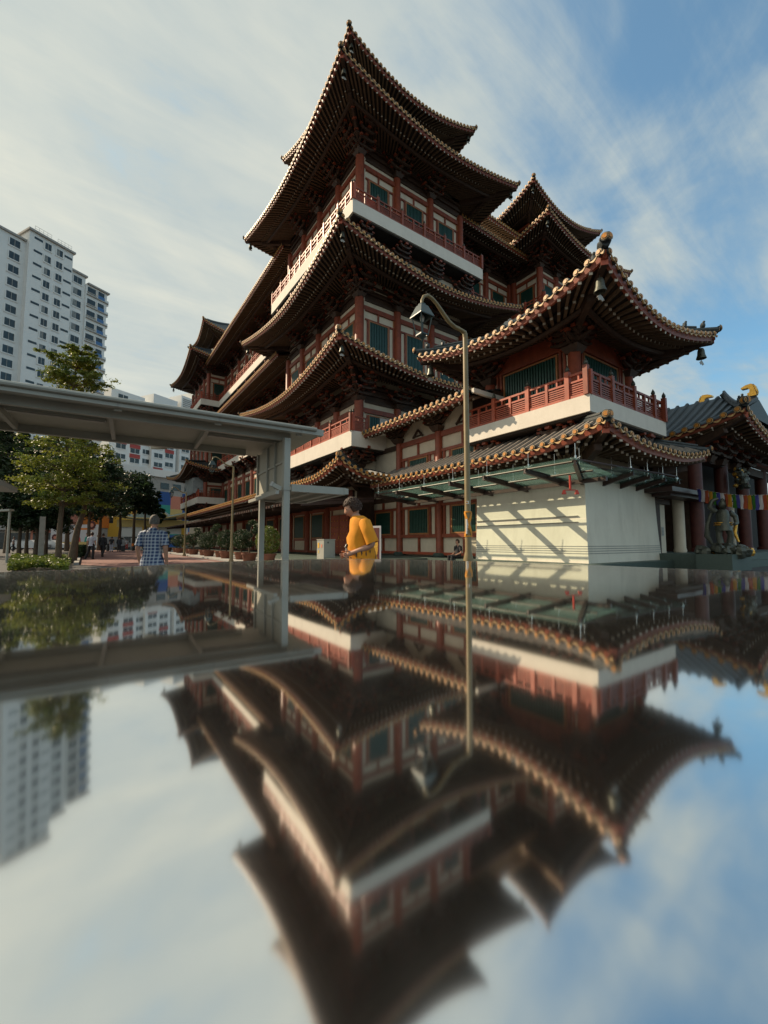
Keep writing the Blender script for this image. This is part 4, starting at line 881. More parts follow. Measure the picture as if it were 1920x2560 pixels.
# ------------------------------------------------------------------ street lamps
def lamp_parts(label, loc, base=False):
    t = thing('street_lamp', label, 'street lamp', loc, 0, 'green lantern street lamps along the street')
    g = MB(); g.lathe([(.13,0),(.13,.12),(.09,.2),(.09,.75),(.070,.85),(.058,.9),(.045,4.95),(.045,4.98)], 'pole', n=16); g.build('pole', t, 40)
    g = MB(); ar = [(0,0,4.9),(-.02,0,5.0),(-.10,0,5.02),(-.26,0,5.03),(-.42,0,5.09),(-.56,0,5.20),(-.70,0,5.32),(-.82,0,5.39),(-.93,0,5.41),(-1.02,0,5.36),(-1.06,0,5.27),(-1.06,0,5.20)]
    g.tube(ar, [.046]*2+[.036]*4+[.030]*3+[.026]*3, 'pole', 10); g.build('arm', t, 40)
    lx = -1.06; LS = .74; g = MB()
    def sc_(g): g.v = [(lx+(x-lx)*LS, y*LS, 5.21+(z-5.37)*LS) for x, y, z in g.v]; return g
    g.lathe([(.05,.0),(.09,-.02),(.09,-.05),(.05,-.06)], 'lampg', (lx,0,5.37), 12)
    def ring(h, z): return [(lx-h,-h,z),(lx+h,-h,z),(lx+h,h,z),(lx-h,h,z)]
    g.add(ring(.05,5.33)+ring(.10,5.31)+ring(.205,5.05)+ring(.205,5.03)+ring(.165,5.04), [(0,1,2,3)]+[(4*k+i,4*k+(i+1)%4,4*k+4+(i+1)%4,4*k+4+i) for k in range(4) for i in range(4)], 'lampg'); sc_(g).build('lantern_roof', t)
    g = MB()
    for sx, sy in ((-1,-1),(1,-1),(1,1),(-1,1)): g.bar((lx+sx*.165,sy*.165,5.05), (lx+sx*.10,sy*.10,4.60), .026, .026, 'lampg')
    b = ring(.10,4.60)
    for i in range(4): g.bar(b[i], b[(i+1)%4], .03, .03, 'lampg')
    g.lathe([(.10,0),(.06,-.05),(.02,-.09),(.03,-.11),(.005,-.15)], 'lampg', (lx,0,4.58), 10); g.tube([(lx,0,4.58),(lx,0,4.95)], .02, 'lampg', 8); sc_(g).build('lantern_frame', t)
    g = MB(); g.lathe([(.03,0),(.05,.05),(.06,.12),(.03,.17)], 'platew', (lx,0,4.92), 10); sc_(g).build('bulb', t, 50)
    return t
p1_ = at(1170, 7.6)
lamp1 = lamp_parts('bronze green street lamp with lantern before the pavilion, orange ribbon on its pole', (p1_[0], p1_[1], 0))
for px, D, l in ((580, 21.5, 'street lamp beside the potted shrubs, behind the white walkway post'), (463, 33, 'distant street lamp below the tarpaulin balcony')):
    c = copy_tree(lamp1); p = at(px, D); c.location = (p[0], p[1], 0); c['label'] = l
# ribbon and sticker on the near pole
bx_, by_ = p1_
rb = MB(); cl = FW*-1
def onpole(an, z, r=.066): d = (-FW*math.cos(an)+RT*math.sin(an)); return (bx_+d.x*r, by_+d.y*r, z)
zr0, zr1 = 1.18, 1.60
for sg in (-1, 1): 
    pts = [onpole(sg*1.15*(1-2*k/12), zr0+(zr1-zr0)*k/12) for k in range(13)]
    for k in range(12):
        a = Vector(pts[k]); b = Vector(pts[k+1]); rb.bar(a, b, .012, .042, 'ribbon', up=(0,0,1))
for z in (zr0-.01, zr1+.01): rb.lathe([(.062,-.012),(.067,-.012),(.067,.012),(.062,.012)], 'ribbon', (bx_,by_,z), 18)
for k in range(4): a = Vector(onpole(-.55+.12*k, zr0+.03+.05*k, .074)); rb.bar(a, Vector(onpole(-.5, zr0+.30, .074)), .014, .026, 'ribbonw')
tag(rb.build('ribbon'), 'orange ribbon crossed round the near lamp pole with a white tag', 'ribbon')
sk_ = MB()
c = Vector(onpole(-.25, 1.78, .063)); sk_.bar(c-RT*.028, c+RT*.028, .008, .055, 'ribbonw'); c2 = Vector(onpole(-.4, 1.78, .067)); sk_.bar(c2-RT*.014, c2+RT*.014, .012, .03, 'ribbon')
tag(sk_.build('sticker'), 'small white and orange sticker on the near lamp pole above the ribbon', 'sticker')

# ------------------------------------------------------------------ white steel covered walkway
WK = thing('covered_walkway', 'white steel covered walkway crossing the street on square posts', 'walkway canopy', (0,0,0))
X1, YN, YF, ZR = 3.42, 6.85, 9.0, 3.0
g = MB()
g.box(-14, X1, YN, YF+.55, ZR+.05, ZR+.09, 'steelp')
g.box(-14, X1, YN-.02, YN+.10, ZR+.0, ZR+.11, 'steel'); g.box(-14, X1-.9, YF-.08, YF+.02, ZR-.08, ZR+.05, 'steel'); 
g.box(-14, X1-.5, YN+.35, YN+.43, ZR-.08, ZR+.05, 'steel')
g.tube([(-14, YN-.05, ZR+.09), (X1-.15, YN-.05, ZR+.09)], .035, 'steel', 8)
for k in range(9): x = 2.9-1.38*k; g.box(x-.03, x+.03, YN+.43, YF-.08, ZR-.06, ZR+.05, 'steel')
for k in range(60): x = X1-.1-.25*k; g.box(x-.02, x+.02, YN+.1, YF+.5, ZR+.09, ZR+.12, 'steelp')
g.build('roof', WK)
for k in range(5):
    g = MB(); x = 2.2-2.76*k; g.box(x-.6, x+.6, YN+.95, YN+1.05, ZR-.02, ZR+.045, 'platew'); g.box(x-.62, x+.62, YN+.92, YN+1.08, ZR+.0, ZR+.05, 'steel'); g.build('tube_light', WK)
g = MB()
for k in range(12): x = 3.0-1.38*k; g.box(x-.012, x+.012, YN-.026, YN-.0205, ZR+.0, ZR+.11, 'conc'); g.box(x-.05, x+.05, YN+.10, YN+.13, ZR-.03, ZR+.04, 'steel')
g.tube([(-14, YN+.5, ZR+.02), (2.7, YN+.5, ZR+.02)], .014, 'steelp', 6); g.build('seam_brackets', WK)
for y in (YN+.2, YF): g = MB(); g.box(2.75+(.1 if y > 8 else 0), 2.86+(.1 if y > 8 else 0), y-.05, y+.05, 0, ZR-.08, 'steel'); g.box(2.70, 2.98, y-.12, y+.12, 0, .03, 'steel'); g.build('post', WK)
g = MB(); g.box(2.80, 2.83, YN+.26, YF-.06, 2.06, ZR-.06, 'steelp')
for y in (YN+.26, YN+.78, YN+1.3, YF-.11): g.box(2.76, 2.88, y, y+.05, 2.05, ZR-.05, 'steel')
g.box(2.775, 2.865, YN+.26, YF-.06, 2.5, 2.54, 'steel'); g.box(2.74, 2.88, YN+.14, YF-.06, 1.98, 2.05, 'steel'); g.box(2.6, 2.66, YN+.14, YF-.06, 1.9, 1.96, 'steel'); g.build('side_panel', WK)
g = MB(); g.box(2.88, 3.94, YN+.14, YF+.1, 2.00, 2.05, 'steelp'); g.box(2.88, 3.94, YN+.10, YN+.2, 1.96, 2.09, 'steel'); g.box(2.88, 3.94, YF, YF+.1, 1.96, 2.09, 'steel'); g.box(3.90, 3.99, YN+.09, YF+.11, 1.97, 2.08, 'steel')
for k in range(2): g.box(3.2+.35*k, 3.24+.35*k, YN+.2, YF, 1.94, 2.0, 'steel')
g.build('lower_roof', WK)
g = MB(); g.box(-1.62, -1.58, YN+.2, YF, 2.06, ZR-.04, 'steelp'); g.box(-1.66, -1.54, YN+.14, YN+.26, 0, ZR, 'steel'); g.box(-1.66,-1.54,YF-.1,YF,0,ZR,'steel'); g.box(-1.58,-1.54,YN+.9,YN+.94,2.0,ZR,'steel'); g.box(-4, -1.55, YN, YF+.1, 1.95, 2.03, 'steelp'); g.box(-1.60,-1.2,YN,YF+.1,1.9,1.98,'steel'); g.build('side_panel', WK)
WK.rotation_euler = (0, 0, R(-3.6)); _a = R(-3.6); _c = Vector((2.8, 7.05, 0)); WK.location = _c-Matrix.Rotation(_a, 3, 'Z')@_c
bpy.context.view_layer.update(); _wi = WK.matrix_world.inverted()
for p in (pix(620+49, 1290-62+4, 9.2), pix(697+5, 1222, 7.3)):
    p = _wi@p; g = MB(); d = Vector((-.10,.02,.05)); g.bar(p, p+d*1.4, .07, .07, 'steel'); g.bar(p+d*1.4, p+d*1.75, .085, .085, 'platew'); g.build('camera_housing', WK)
g = MB(); c = pix(398, 1109, 8.6); g.bar(c-RT*.16, c+RT*.16, .05, .23, 'steelp'); g.tube([c+Vector((0,0,.1)), c+Vector((0,0,.3))], .012, 'steel', 6); tag(g.build('hanging_sign'), 'blank beige sign hanging below the walkway roof', 'sign')

# ------------------------------------------------------------------ small things near the temple
g = thing('electric_cabinet', 'grey electric cabinet with stickers in front of the red temple door', 'cabinet', (9.35, 18.5, 0.17))
m_ = MB(); m_.box(0, .62, 0, .75, .05, 1.02, 'steel'); m_.box(-.02,.64,-.02,.77,1.02,1.06,'steel'); m_.box(.03,.59,.03,.72,0,.05,'blackp'); cb_ = m_.build('casing', g)
for bb in ((.48,.66,.62,.88,'yell'),(.5,.62,.36,.5,'sand'),(.16,.30,.64,.80,'salmon')): m_ = MB(); m_.box(-.012,-.001,*bb); m_.build('sticker', g)
m_ = MB(); m_.box(.2,.26,-.012,-.001,.85,.93,'blackp'); m_.build('lock', g)
p = at(938, 16.6); g = thing('poster_stand', 'tall framed poster with a gilded figure standing behind the woman', 'poster stand', (p[0], p[1], .0), R(-70))
m_ = MB(); m_.box(-.28,.28,-.02,.02,.25,1.72,'fw'); m_.box(-.22,.22,-.026,-.02,.32,1.64,'maroon'); m_.build('poster', g)
m_ = MB(); m_.add([(-.02,-.03,.5),(.13,-.03,.6),(.16,-.03,1.0),(.08,-.03,1.3),(.0,-.03,1.42),(-.09,-.03,1.25),(-.15,-.03,.95),(-.12,-.03,.6)], [tuple(range(8))], 'gild'); m_.build('printed_figure', g)
m_ = MB(); m_.bar((-.25,0,.25),(-.25,-.2,0),.03,.03,'steel'); m_.bar((.25,0,.25),(.25,-.2,0),.03,.03,'steel'); m_.bar((0,0,.8),(0,.35,0),.03,.03,'steel'); m_.build('legs', g)

# potted shrubs along the flank
def leafcloud(mb, c, r, n, size, m, seed, flat=1.0, shell=.55):
    q = random.Random(seed)
    for i in range(n):
        th = q.uniform(0, 6.2832); z = q.uniform(-1, 1); rr = r*(shell+(1-shell)*q.random())*(1 if q.random() < .8 else q.random()); s = math.sqrt(1-z*z)
        p = Vector((c[0]+rr*s*math.cos(th), c[1]+rr*s*math.sin(th), c[2]+rr*z*flat)); u = Vector((q.gauss(0,1), q.gauss(0,1), q.gauss(0,.6))).normalized(); v = u.cross(Vector((q.gauss(0,1), q.gauss(0,1), q.gauss(0,1)))).normalized(); a = size*q.uniform(.6,1.3)
        mb.add([p-u*a, p+v*a*.45, p+u*a, p-v*a*.45], [(0,1,2,3)], m)
def pot(x, y, kind, label, seed):
    t = thing('potted_shrub', label, 'potted shrub', (x,y,0), seed, 'clipped shrubs in terracotta pots along the temple')
    g = MB(); g.lathe([(.24,0),(.29,.04),(.38,.42),(.42,.44),(.42,.52),(.37,.52),(.35,.44),(.01,.44)], 'terra', n=18); g.build('pot', t, 40)
    g = MB(); g.tube([(0,0,.44),(.03,.02,.8),(-.03,0,1.1)], [.05,.04,.035], 'bark', 7)
    f = MB(); 
    if kind == 0: leafcloud(f, (0,0,1.25), .58, 2600, .045, 'leafd', seed, 1.05, .8)
    elif kind == 2: leafcloud(f, (0,0,1.15), .60, 3600, .045, 'leafh', seed, 1.25, .85)
    else:
        q = random.Random(seed)
        for k in range(6):
            an = k*1.1+q.random(); r = .42*(k > 0); cz = 1.0+.25*k*.9; c = (r*math.cos(an), r*math.sin(an), cz); g.tube([(0,0,.8+.12*k), c], .022, 'bark', 6); leafcloud(f, c, .27, 620, .04, 'leafd', seed*10+k, .7, .7)
    g.build('stem', t); f.build('foliage', t, fix=False)
pot(7.15, 20.2, 2, 'round yellow green shrub in a pot, nearest in the row behind the walkway posts', 1)
for i, (y, k) in enumerate(((22.3,1),(24.6,0),(26.9,0),(29.3,1),(31.6,0),(34.2,0),(37,1),(40,0),(43.5,0),(47,0),(51,1))):
    pot(6.9+.25*(i%2), y, k, ['spreading cloud pruned shrub in a pot behind the walkway posts','dark round shrub in a pot beside the second street lamp','dark round shrub in a pot, fourth in the row','cloud pruned shrub in a pot between two round ones','dark round shrub in a pot, sixth in the row','dark round shrub in a pot, seventh in the row','cloud pruned shrub in a pot right of the man in plaid','small dark round shrub in a pot, ninth in the row','small dark round shrub in a pot, tenth in the row','small dark round shrub in a pot, second from the far end','farthest cloud pruned shrub at the end of the pot row'][i], 20+i)

# ------------------------------------------------------------------ people
def skinmesh(name, verts, edges, radii, m, root=0, lv=2):
    me = bpy.data.meshes.new(name); me.from_pydata(verts, edges, []); o = bpy.data.objects.new(name, me); COL.objects.link(o)
    md = o.modifiers.new('skin', 'SKIN'); md.use_smooth_shade = True; md.branch_smoothing = .5
    if not me.skin_vertices: me.skin_vertices.add if False else None
    for i, r_ in enumerate(radii):
        sv = me.skin_vertices[0].data[i]; sv.radius = r_ if isinstance(r_, tuple) else (r_, r_); sv.use_root = (i == root)
    ss = o.modifiers.new('sub', 'SUBSURF'); ss.levels = lv; ss.render_levels = lv
    bpy.context.view_layer.update(); dg = bpy.context.evaluated_depsgraph_get()
    nm = bpy.data.meshes.new_from_object(o.evaluated_get(dg)); bpy.data.objects.remove(o); 
    nm.materials.clear(); nm.materials.append(M[m]); nm.name = name
    for p in nm.polygons: p.use_smooth = True; p.material_index = 0
    return nm
def join_mesh(nm, mb, name):        # add the MB's geometry to a mesh
    b = bmesh.new(); b.from_mesh(nm); off = len(nm.materials)
    for m in mb.mats: nm.materials.append(M[m])
    vs = [b.verts.new(v) for v in mb.v]
    for f, mi in zip(mb.f, mb.m):
        try: fc = b.faces.new([vs[i] for i in f]); fc.material_index = off+mi; fc.smooth = True
        except ValueError: pass
    b.to_mesh(nm); b.free(); return nm
def head_mb(c, nod=0, s=1.0):       # faces -Y; skull, jaw, nose, eyes, brows, mouth, ears
    g = MB(); n, k = 20, 16; vs = []
    for i in range(k+1):
        ph = math.pi*i/k; z = math.cos(ph)
        for j in range(n):
            t = 2*math.pi*j/n; x = math.sin(ph)*math.cos(t); y = math.sin(ph)*math.sin(t)
            X = x*.074; Y = y*.092; Z = z*.115
            if z < -.1: X *= 1-.30*(-z-.1); Y *= (1-.22*(-z-.1))
            if y < -.3 and z < .25: Y -= .006
            if y < -.6: 
                Y += .010*math.exp(-((z-.05)/.18)**2)*(1-math.exp(-(x/.18)**2))       # eye sockets
                Y -= .026*math.exp(-((z+.16)/.16)**2)*math.exp(-(x/.16)**2)            # nose
                Y -= .010*math.exp(-((z+.50)/.10)**2)*math.exp(-(x/.30)**2)            # lips
                Y -= .012*math.exp(-((z+.85)/.16)**2)*math.exp(-(x/.4)**2)             # chin
            vs.append((X, Y, Z))
    g.add(vs, [(i*n+j, i*n+(j+1)%n, (i+1)*n+(j+1)%n, (i+1)*n+j) for i in range(k) for j in range(n)], 'skin')
    for sg in (-1, 1):
        g.ball((sg*.076, .008, -.008), .022, 'skin', sx=.35, sy=.7, sz=1.2, n=8, k=6); g.ball((sg*.028, -.079, .008), .011, 'blackp', sx=1.2, sy=.5, sz=.6, n=8, k=6); g.ball((sg*.029, -.083, .030), .016, 'hair', sx=1.1, sy=.3, sz=.22, n=8, k=5)
    g.ball((0, -.092, -.056), .02, 'salmon', sx=1, sy=.3, sz=.28, n=8, k=5)
    cr, sr = math.cos(nod), math.sin(nod)
    g.v = [(c[0]+x*s, c[1]+(y*cr+z*sr)*s, c[2]+(-y*sr+z*cr)*s) if False else (c[0]+x*s, c[1]+(y*cr-z*sr)*s, c[2]+(y*sr+z*cr)*s) for x, y, z in g.v]
    return g
def hair_mb(c, m, nod=0, s=1.0, full=1.0, seed=0):
    g = MB(); q = random.Random(seed); n, k = 26, 14; vs = []
    for i in range(k+1):
        ph = math.pi*.66*i/k; z = math.cos(ph)
        for j in range(n):
            t = 2*math.pi*j/n; x = math.sin(ph)*math.cos(t); y = math.sin(ph)*math.sin(t); f = 1.0+.07*(q.random()-.5)*full
            X = x*.086*f*(1+.05*full); Y = y*.104*f+.010; Z = z*.128*f+.008
            if y < -.25 and z < .48: lim = .52; Z = max(Z, .058+.01*q.random()); Y = max(Y, -.088)
            if full > .8 and y > -.1: X *= 1.08; Y *= 1.06
            vs.append((X, Y, Z))
    g.add(vs, [(i*n+j, i*n+(j+1)%n, (i+1)*n+(j+1)%n, (i+1)*n+j) for i in range(k) for j in range(n)], m)
    if full > .8:
        for a in range(620):
            th = q.uniform(0, 6.28); ph = q.uniform(.05, 1.75); y_ = math.sin(ph)*math.sin(th)
            if y_ < -.3 and math.cos(ph) < .5: continue
            d = Vector((math.sin(ph)*math.cos(th)*.092, y_*.112+.012, math.cos(ph)*.130+.008)); t_ = Vector((q.gauss(0,1),q.gauss(0,1)+.5,q.gauss(0,1)-.8)); nn = d.normalized(); t_ = (t_-nn*t_.dot(nn)).normalized()*.035
            g.tube([d-t_*.6-nn*.004, d+nn*.006, d+t_*.8-nn*.001], [.003,.0065,.002], m, 5)
    cr, sr = math.cos(nod), math.sin(nod)
    g.v = [(c[0]+x*s, c[1]+(y*cr-z*sr)*s, c[2]+(y*sr+z*cr)*s) for x, y, z in g.v]
    return g
def hand(V, Ed, Rd, wi, w, d, side, curl=.5, s=1.0):      # palm + five fingers continuing the arm chain; w wrist, d direction of the forearm
    d = Vector(d).normalized(); sidev = Vector(side).normalized(); nrm = d.cross(sidev)
    w = Vector(w); palm = w+d*.045*s; k = w+d*.085*s
    V.append(tuple(palm)); Rd.append(.030*s); Ed.append((wi, len(V)-1)); pi = len(V)-1
    for f, (o, ln) in enumerate(((-.030,.068),(-.010,.078),(.010,.073),(.029,.058))):
        kb = k+sidev*o*s; V.append(tuple(kb)); Rd.append(.0105*s); Ed.append((pi, len(V)-1)); a = len(V)-1
        d1 = (d*math.cos(curl*.7)+nrm*math.sin(curl*.7)); m1 = kb+d1*ln*.5*s; V.append(tuple(m1)); Rd.append(.0092*s); Ed.append((a, len(V)-1)); a = len(V)-1
        d2 = (d*math.cos(curl*2)+nrm*math.sin(curl*2)); V.append(tuple(m1+d2*ln*.5*s)); Rd.append(.0075*s); Ed.append((a, len(V)-1))
    t0 = w+d*.03*s-sidev*.030*s; V.append(tuple(t0)); Rd.append(.013*s); Ed.append((pi, len(V)-1)); a = len(V)-1
    t1 = t0+(d*.7-sidev*.6+nrm*.35).normalized()*.035*s; V.append(tuple(t1)); Rd.append(.011*s); Ed.append((a, len(V)-1)); a = len(V)-1
    V.append(tuple(t1+(d*.9-sidev*.1+nrm*.4).normalized()*.028*s)); Rd.append(.009*s); Ed.append((a, len(V)-1))
def figure(name, label, loc, rz, h=1.7, armL=None, armR=None, legL=None, legR=None, shirt='greyshirt', pants='denim', hair='hair', nod=0, stout=1.0, sleeve=.5, group=None, hairfull=.4, hem=.86, lean=0, shirtmesh=None, lv=2, curl=.5, hipz=None, drop=0):
    k = h/1.7; t = thing(name, label, 'person', loc, rz, group)
    S = lambda p: (p[0]*k, p[1]*k, p[2]*k)
    hz = .93 if hipz is None else hipz; dz = hz-.93
    pel = (0,0,hz); sp1 = (0,-.01+lean*.3,1.10+dz); ch = (0,-.01+lean*.6,1.28+dz); nb_ = (0,0+lean,1.42+dz); nk = (0,-.02+lean*1.1,1.50+dz-drop*.6); hd = (0,-.035+lean*1.2-drop*.6,1.60+dz-drop)
    armL = armL or [(.19,.01,1.37),(.24,.03,1.10),(.25,-.04,.86)]; armR = armR or [(-.19,.01,1.37),(-.24,.03,1.10),(-.25,-.04,.86)]
    legL = legL or [(.10,0,.88),(.11,-.02,.48),(.11,.02,.09),(.12,-.12,.035)]; legR = legR or [(-.10,0,.88),(-.11,-.02,.48),(-.11,.02,.09),(-.12,-.12,.035)]
    V = [pel, sp1, ch, nb_, nk, hd]; Rd = [.13*stout,.125*stout,.13*stout,.07,.052,.06]; E_ = [(0,1),(1,2),(2,3),(3,4),(4,5)]
    for arm in (armL, armR):
        pr = 3
        for i, p in enumerate(arm): V.append(p); Rd.append((.058,.043,.028)[i]*(.5+.5*stout)); E_.append((pr, len(V)-1)); pr = len(V)-1
        sx = 1 if arm is armL else -1; d = Vector(arm[2])-Vector(arm[1]); sd_ = Vector((0,-1,0)) if abs(d.normalized().z) > .7 else Vector((0,0,1)); sd_ = (sd_-d.normalized()*sd_.dot(d.normalized()))*-1; 
        if lv > 1: hand(V, E_, Rd, pr, arm[2], d, sd_*-1 if False else sd_, curl)
    for leg in (legL, legR):
        pr = 0
        for i, p in enumerate(leg): V.append(p); Rd.append((.085,.058,.040,.036)[i]); E_.append((pr, len(V)-1)); pr = len(V)-1
    nm = skinmesh('body', [S(v) for v in V], E_, [r*k for r in Rd], 'skin', lv=lv)
    hc = S(hd); hc = (hc[0], hc[1], hc[2]+.015*k); join_mesh(nm, head_mb(hc, nod, 1.02*k), 'body')
    b = put('body', nm, t)
    hair_mb(hc, hair, nod, 1.03*k, hairfull, 3).build('hair', b, 60)
    # shirt: lofted torso shell and sleeves
    if shirtmesh: shirtmesh(b, k)
    else:
        st = stout; g = MB(); prof = [(hem,.205*st,.165*st,0),(.86,.19*st,.155*st,0),(.95,.162*st,.135*st,0),(1.05,.150*st,.12*st,0),(1.2,.165*st,.125*st,-.005),(1.32,.185*(.5+.5*st),.115*st,0),(1.40,.165,.095,.0),(1.45,.095,.08,-.005),(1.475,.062,.062,-.015)]
        n = 24; vs = []
        for z, rx, ry, cy in prof:
            z = z+dz
            for j in range(n):
                an = 2*math.pi*j/n; vs.append(S((rx*math.cos(an), cy+lean*max(0,(z-.95)/.5)+ry*math.sin(an), z)))
        g.add(vs, [(i*n+j, i*n+(j+1)%n, (i+1)*n+(j+1)%n, (i+1)*n+j) for i in range(len(prof)-1) for j in range(n)], shirt)
        for arm in (armL, armR):
            a0, a1 = Vector(arm[0]), Vector(arm[1]); c0 = Vector((a0.x*.55, a0.y, a0.z+.015)); e = a0.lerp(a1, sleeve*1.3); g.tube([S(c0), S(a0+Vector((0,0,.0))), S(a0.lerp(a1,.5)), S(e)], [.085*k,.082*k,.076*k,.078*k], shirt, 14, caps=False)
            if sleeve > .7: a2 = Vector(arm[2]); g.tube([S(e), S(a1), S(a1.lerp(a2,.9))], [.075*k,.065*k,.05*k], shirt, 12, caps=False)
        g.build('shirt', b, 70)
    if pants:
        g = MB(); c0 = Vector((0,0,hz))
        for leg in (legL, legR):
            q = [Vector(x) for x in leg]; g.tube([S((q[0].x*.6,q[0].y,q[0].z+.08)), S(q[0]), S(q[0].lerp(q[1],.5)), S(q[1]), S(q[1].lerp(q[2],.5)), S(q[2]+Vector((0,0,.0)))], [.105*k,.105*k,.092*k,.076*k,.07*k,.066*k], pants, 14)
            g.tube([S(q[2]+Vector((0,.03,-.05))), S(q[2].lerp(q[3],.5)+Vector((0,0,-.01))), S(q[3]+Vector((0,0,0)))], [.045*k,.05*k,.038*k], 'blackp', 10)
        g.build('trousers', b, 60)
    return t
walkL = [(.10,0,.88),(.11,-.16,.50),(.10,-.20,.10),(.10,-.34,.05)]; walkR = [(-.10,0,.88),(-.10,.02,.48),(-.10,.22,.14),(-.10,.12,.05)]

# elderly man in a plaid shirt, walking away (faces +u direction)
p = at(384, 8.0)
man = figure('person', 'grey haired man in a blue plaid shirt walking away, cut off below the waist', (p[0], p[1], -.12), R(180-33), 1.66, shirt='plaid', pants='black', hair='hairg', stout=1.12, sleeve=.62, hem=.70,
    armL=[(.20,.0,1.36),(.27,.04,1.08),(.27,-.05,.84)], armR=[(-.20,.0,1.36),(-.27,.05,1.08),(-.26,-.03,.84)], legL=walkL, legR=walkR, hairfull=.3)
bd = [o for o in scene.objects if o.parent == man][0]
g = MB(); g.lathe([(.062,0),(.085,-.05)], 'plaid', (0,.02,1.455), 20); g.build('collar', bd, 50)

# woman in a mustard blouse, seen in profile facing left, looking at her hand
def blouse(b, k):
    g = MB(); n = 40; q = random.Random(4)
    prof = [(.86,.225,.190,.03),(.93,.215,.182,.02),(1.02,.205,.182,-.012),(1.10,.195,.172,-.020),(1.19,.195,.172,-.028),(1.28,.205,.155,-.01),(1.36,.20,.145,-.015),(1.42,.165,.125,-.03),(1.455,.115,.10,-.045),(1.475,.078,.075,-.055)]
    vs = []
    for i, (z, rx, ry, cy) in enumerate(prof):
        for j in range(n):
            an = 2*math.pi*j/n; w_ = 1+(.040*math.sin(an*9+z*5)+.025*math.sin(an*5-z*11))*max(0,(1.25-z))*2.6+.014*math.sin(an*4+z*38)+.010*math.sin(an*7-z*22)
            vs.append((rx*w_*math.cos(an)*k, (cy+ry*w_*math.sin(an))*k, z*k))
    g.add(vs, [(i*n+j, i*n+(j+1)%n, (i+1)*n+(j+1)%n, (i+1)*n+j) for i in range(len(prof)-1) for j in range(n)], 'mustard')
    for sg, arm in ((1, armLw), (-1, armRw)):
        a0, a1 = Vector(arm[0]), Vector(arm[1]); g.tube([Vector((a0.x*.5,a0.y,a0.z-.0))*k, a0*k, a0.lerp(a1,.45)*k, a0.lerp(a1,.92)*k], [.078*k,.080*k,.080*k,.084*k], 'mustard', 20, caps=False)
    g.build('blouse', b, 80)
    # leaf shaped dark print near the hem
    g = MB()
    for j, (an, z, h) in enumerate(((-.05,1.0,.06),(.25,.99,.07),(.55,1.02,.05),(-.4,.98,.06),(-.75,1.0,.05),(.05,.90,.03),(-.25,.92,.035),(.85,.95,.07),(1.15,1.0,.06),(3.4,1.0,.06),(-1.1,.95,.05))):
        i = min(range(len(prof)), key=lambda a: abs(prof[a][0]-z)); _, rx, ry, cy = prof[i]; f = 1.045
        P_ = lambda da, dz_: ((rx*f*math.cos(an+da))*k, (cy+ry*f*math.sin(an+da))*k, (z+dz_)*k)
        g.add([P_(0,-h*.6),P_(.045,-.1*h),P_(.0,h*.6),P_(-.045,.05*h)], [(0,1,2,3)], 'black')
    g.build('leaf_print', b)
armLw = [(.185,.02,1.37),(.225,.12,1.10),(.16,-.13,1.0)]; armRw = [(-.185,.02,1.37),(-.22,.08,1.10),(-.10,-.19,.985)]
p = at(905, 5.05)
woman = figure('person', 'short haired woman in a mustard blouse facing left and looking down at her hand', (p[0], p[1], 0), 0, 1.585, shirt='mustard', pants='black', stout=1.2, nod=.36, hairfull=1.0, shirtmesh=blouse, drop=.045, armL=armLw, armR=armRw, lean=-.055, curl=1.0)
woman.rotation_euler = (0, 0, math.atan2(-RT.x, RT.y) if False else -YAW-R(90)+R(8))
# trolley handle before her
tl = thing('hand_trolley', 'black handle and grey posts of a trolley held by the woman in mustard', 'trolley', (0,0,0)); g = MB()
a_ = pix(866, 1366, 4.98); b_ = pix(881, 1368, 5.1)
for c in (a_, b_): g.tube([c, (c.x, c.y, .2)], .012, 'steel', 8)
g.build('posts', tl); g = MB(); g.tube([a_+Vector((-.01,0,-.015)), a_+Vector((0,0,.015)), b_+Vector((0,0,.015)), b_+Vector((.02,0,-.015))], .016, 'blackp', 10); g.build('handle', tl, 50)
g = MB(); m0 = (a_+b_)/2; g.box(m0.x-.16, m0.x+.16, m0.y-.12, m0.y+.12, .12, .55, 'maroon'); g.build('bag', tl)
g = MB()
for sg in (-1, 1): g.tube([(m0.x+.13*sg-.02, m0.y, .07), (m0.x+.13*sg+.02, m0.y, .07)], .07, 'rubber', 14)
g.build('wheels', tl)

# walkers far down the street and a seated person
def fp(px, D, label, **k): p = at(px, D); return figure('person', label, (p[0], p[1], 0), group='people down the street', lv=1, **k)
fp(231, 26.5, 'man in a pale shirt and black trousers walking away beside the hedge', rz=R(150), shirt='greyshirt', pants='black', legL=[(.10,0,.88),(.20,-.05,.50),(.34,-.02,.09),(.38,-.12,.04)], h=1.68, sleeve=.5)
fp(259, 31, 'person all in black walking down the brick street', rz=R(150), shirt='black', pants='black', sleeve=.95, h=1.7, legL=walkL, legR=walkR)
fp(281, 48, 'person in black shirt and pale shorts far down the street', rz=R(150), shirt='black', pants='greyshirt', h=1.7)
fp(300, 48, 'dark dressed person with a suitcase far down the street', rz=R(150), shirt='denim', pants='denim', h=1.68, sleeve=.9)
fp(319, 66, 'tiny person in white top beside the yellow pillar', rz=R(150), shirt='fw', pants='red2', h=1.6)
fp(36, 50, 'person in a white shirt behind the small trees at left', rz=R(90), shirt='fw', pants='denim', h=1.7)
g = thing('suitcase', 'black suitcase beside the far walker', 'suitcase', (*at(310, 48), 0)); m_ = MB(); m_.box(-.2,.2,-.12,.12,.05,.68,'blackp'); m_.build('shell', g); m_ = MB(); m_.tube([(-.12,0,.68),(-.12,0,1.0),(.12,0,1.0),(.12,0,.68)], .012, 'blackp', 6); m_.build('handle', g)
p = at(1158, 19.4)
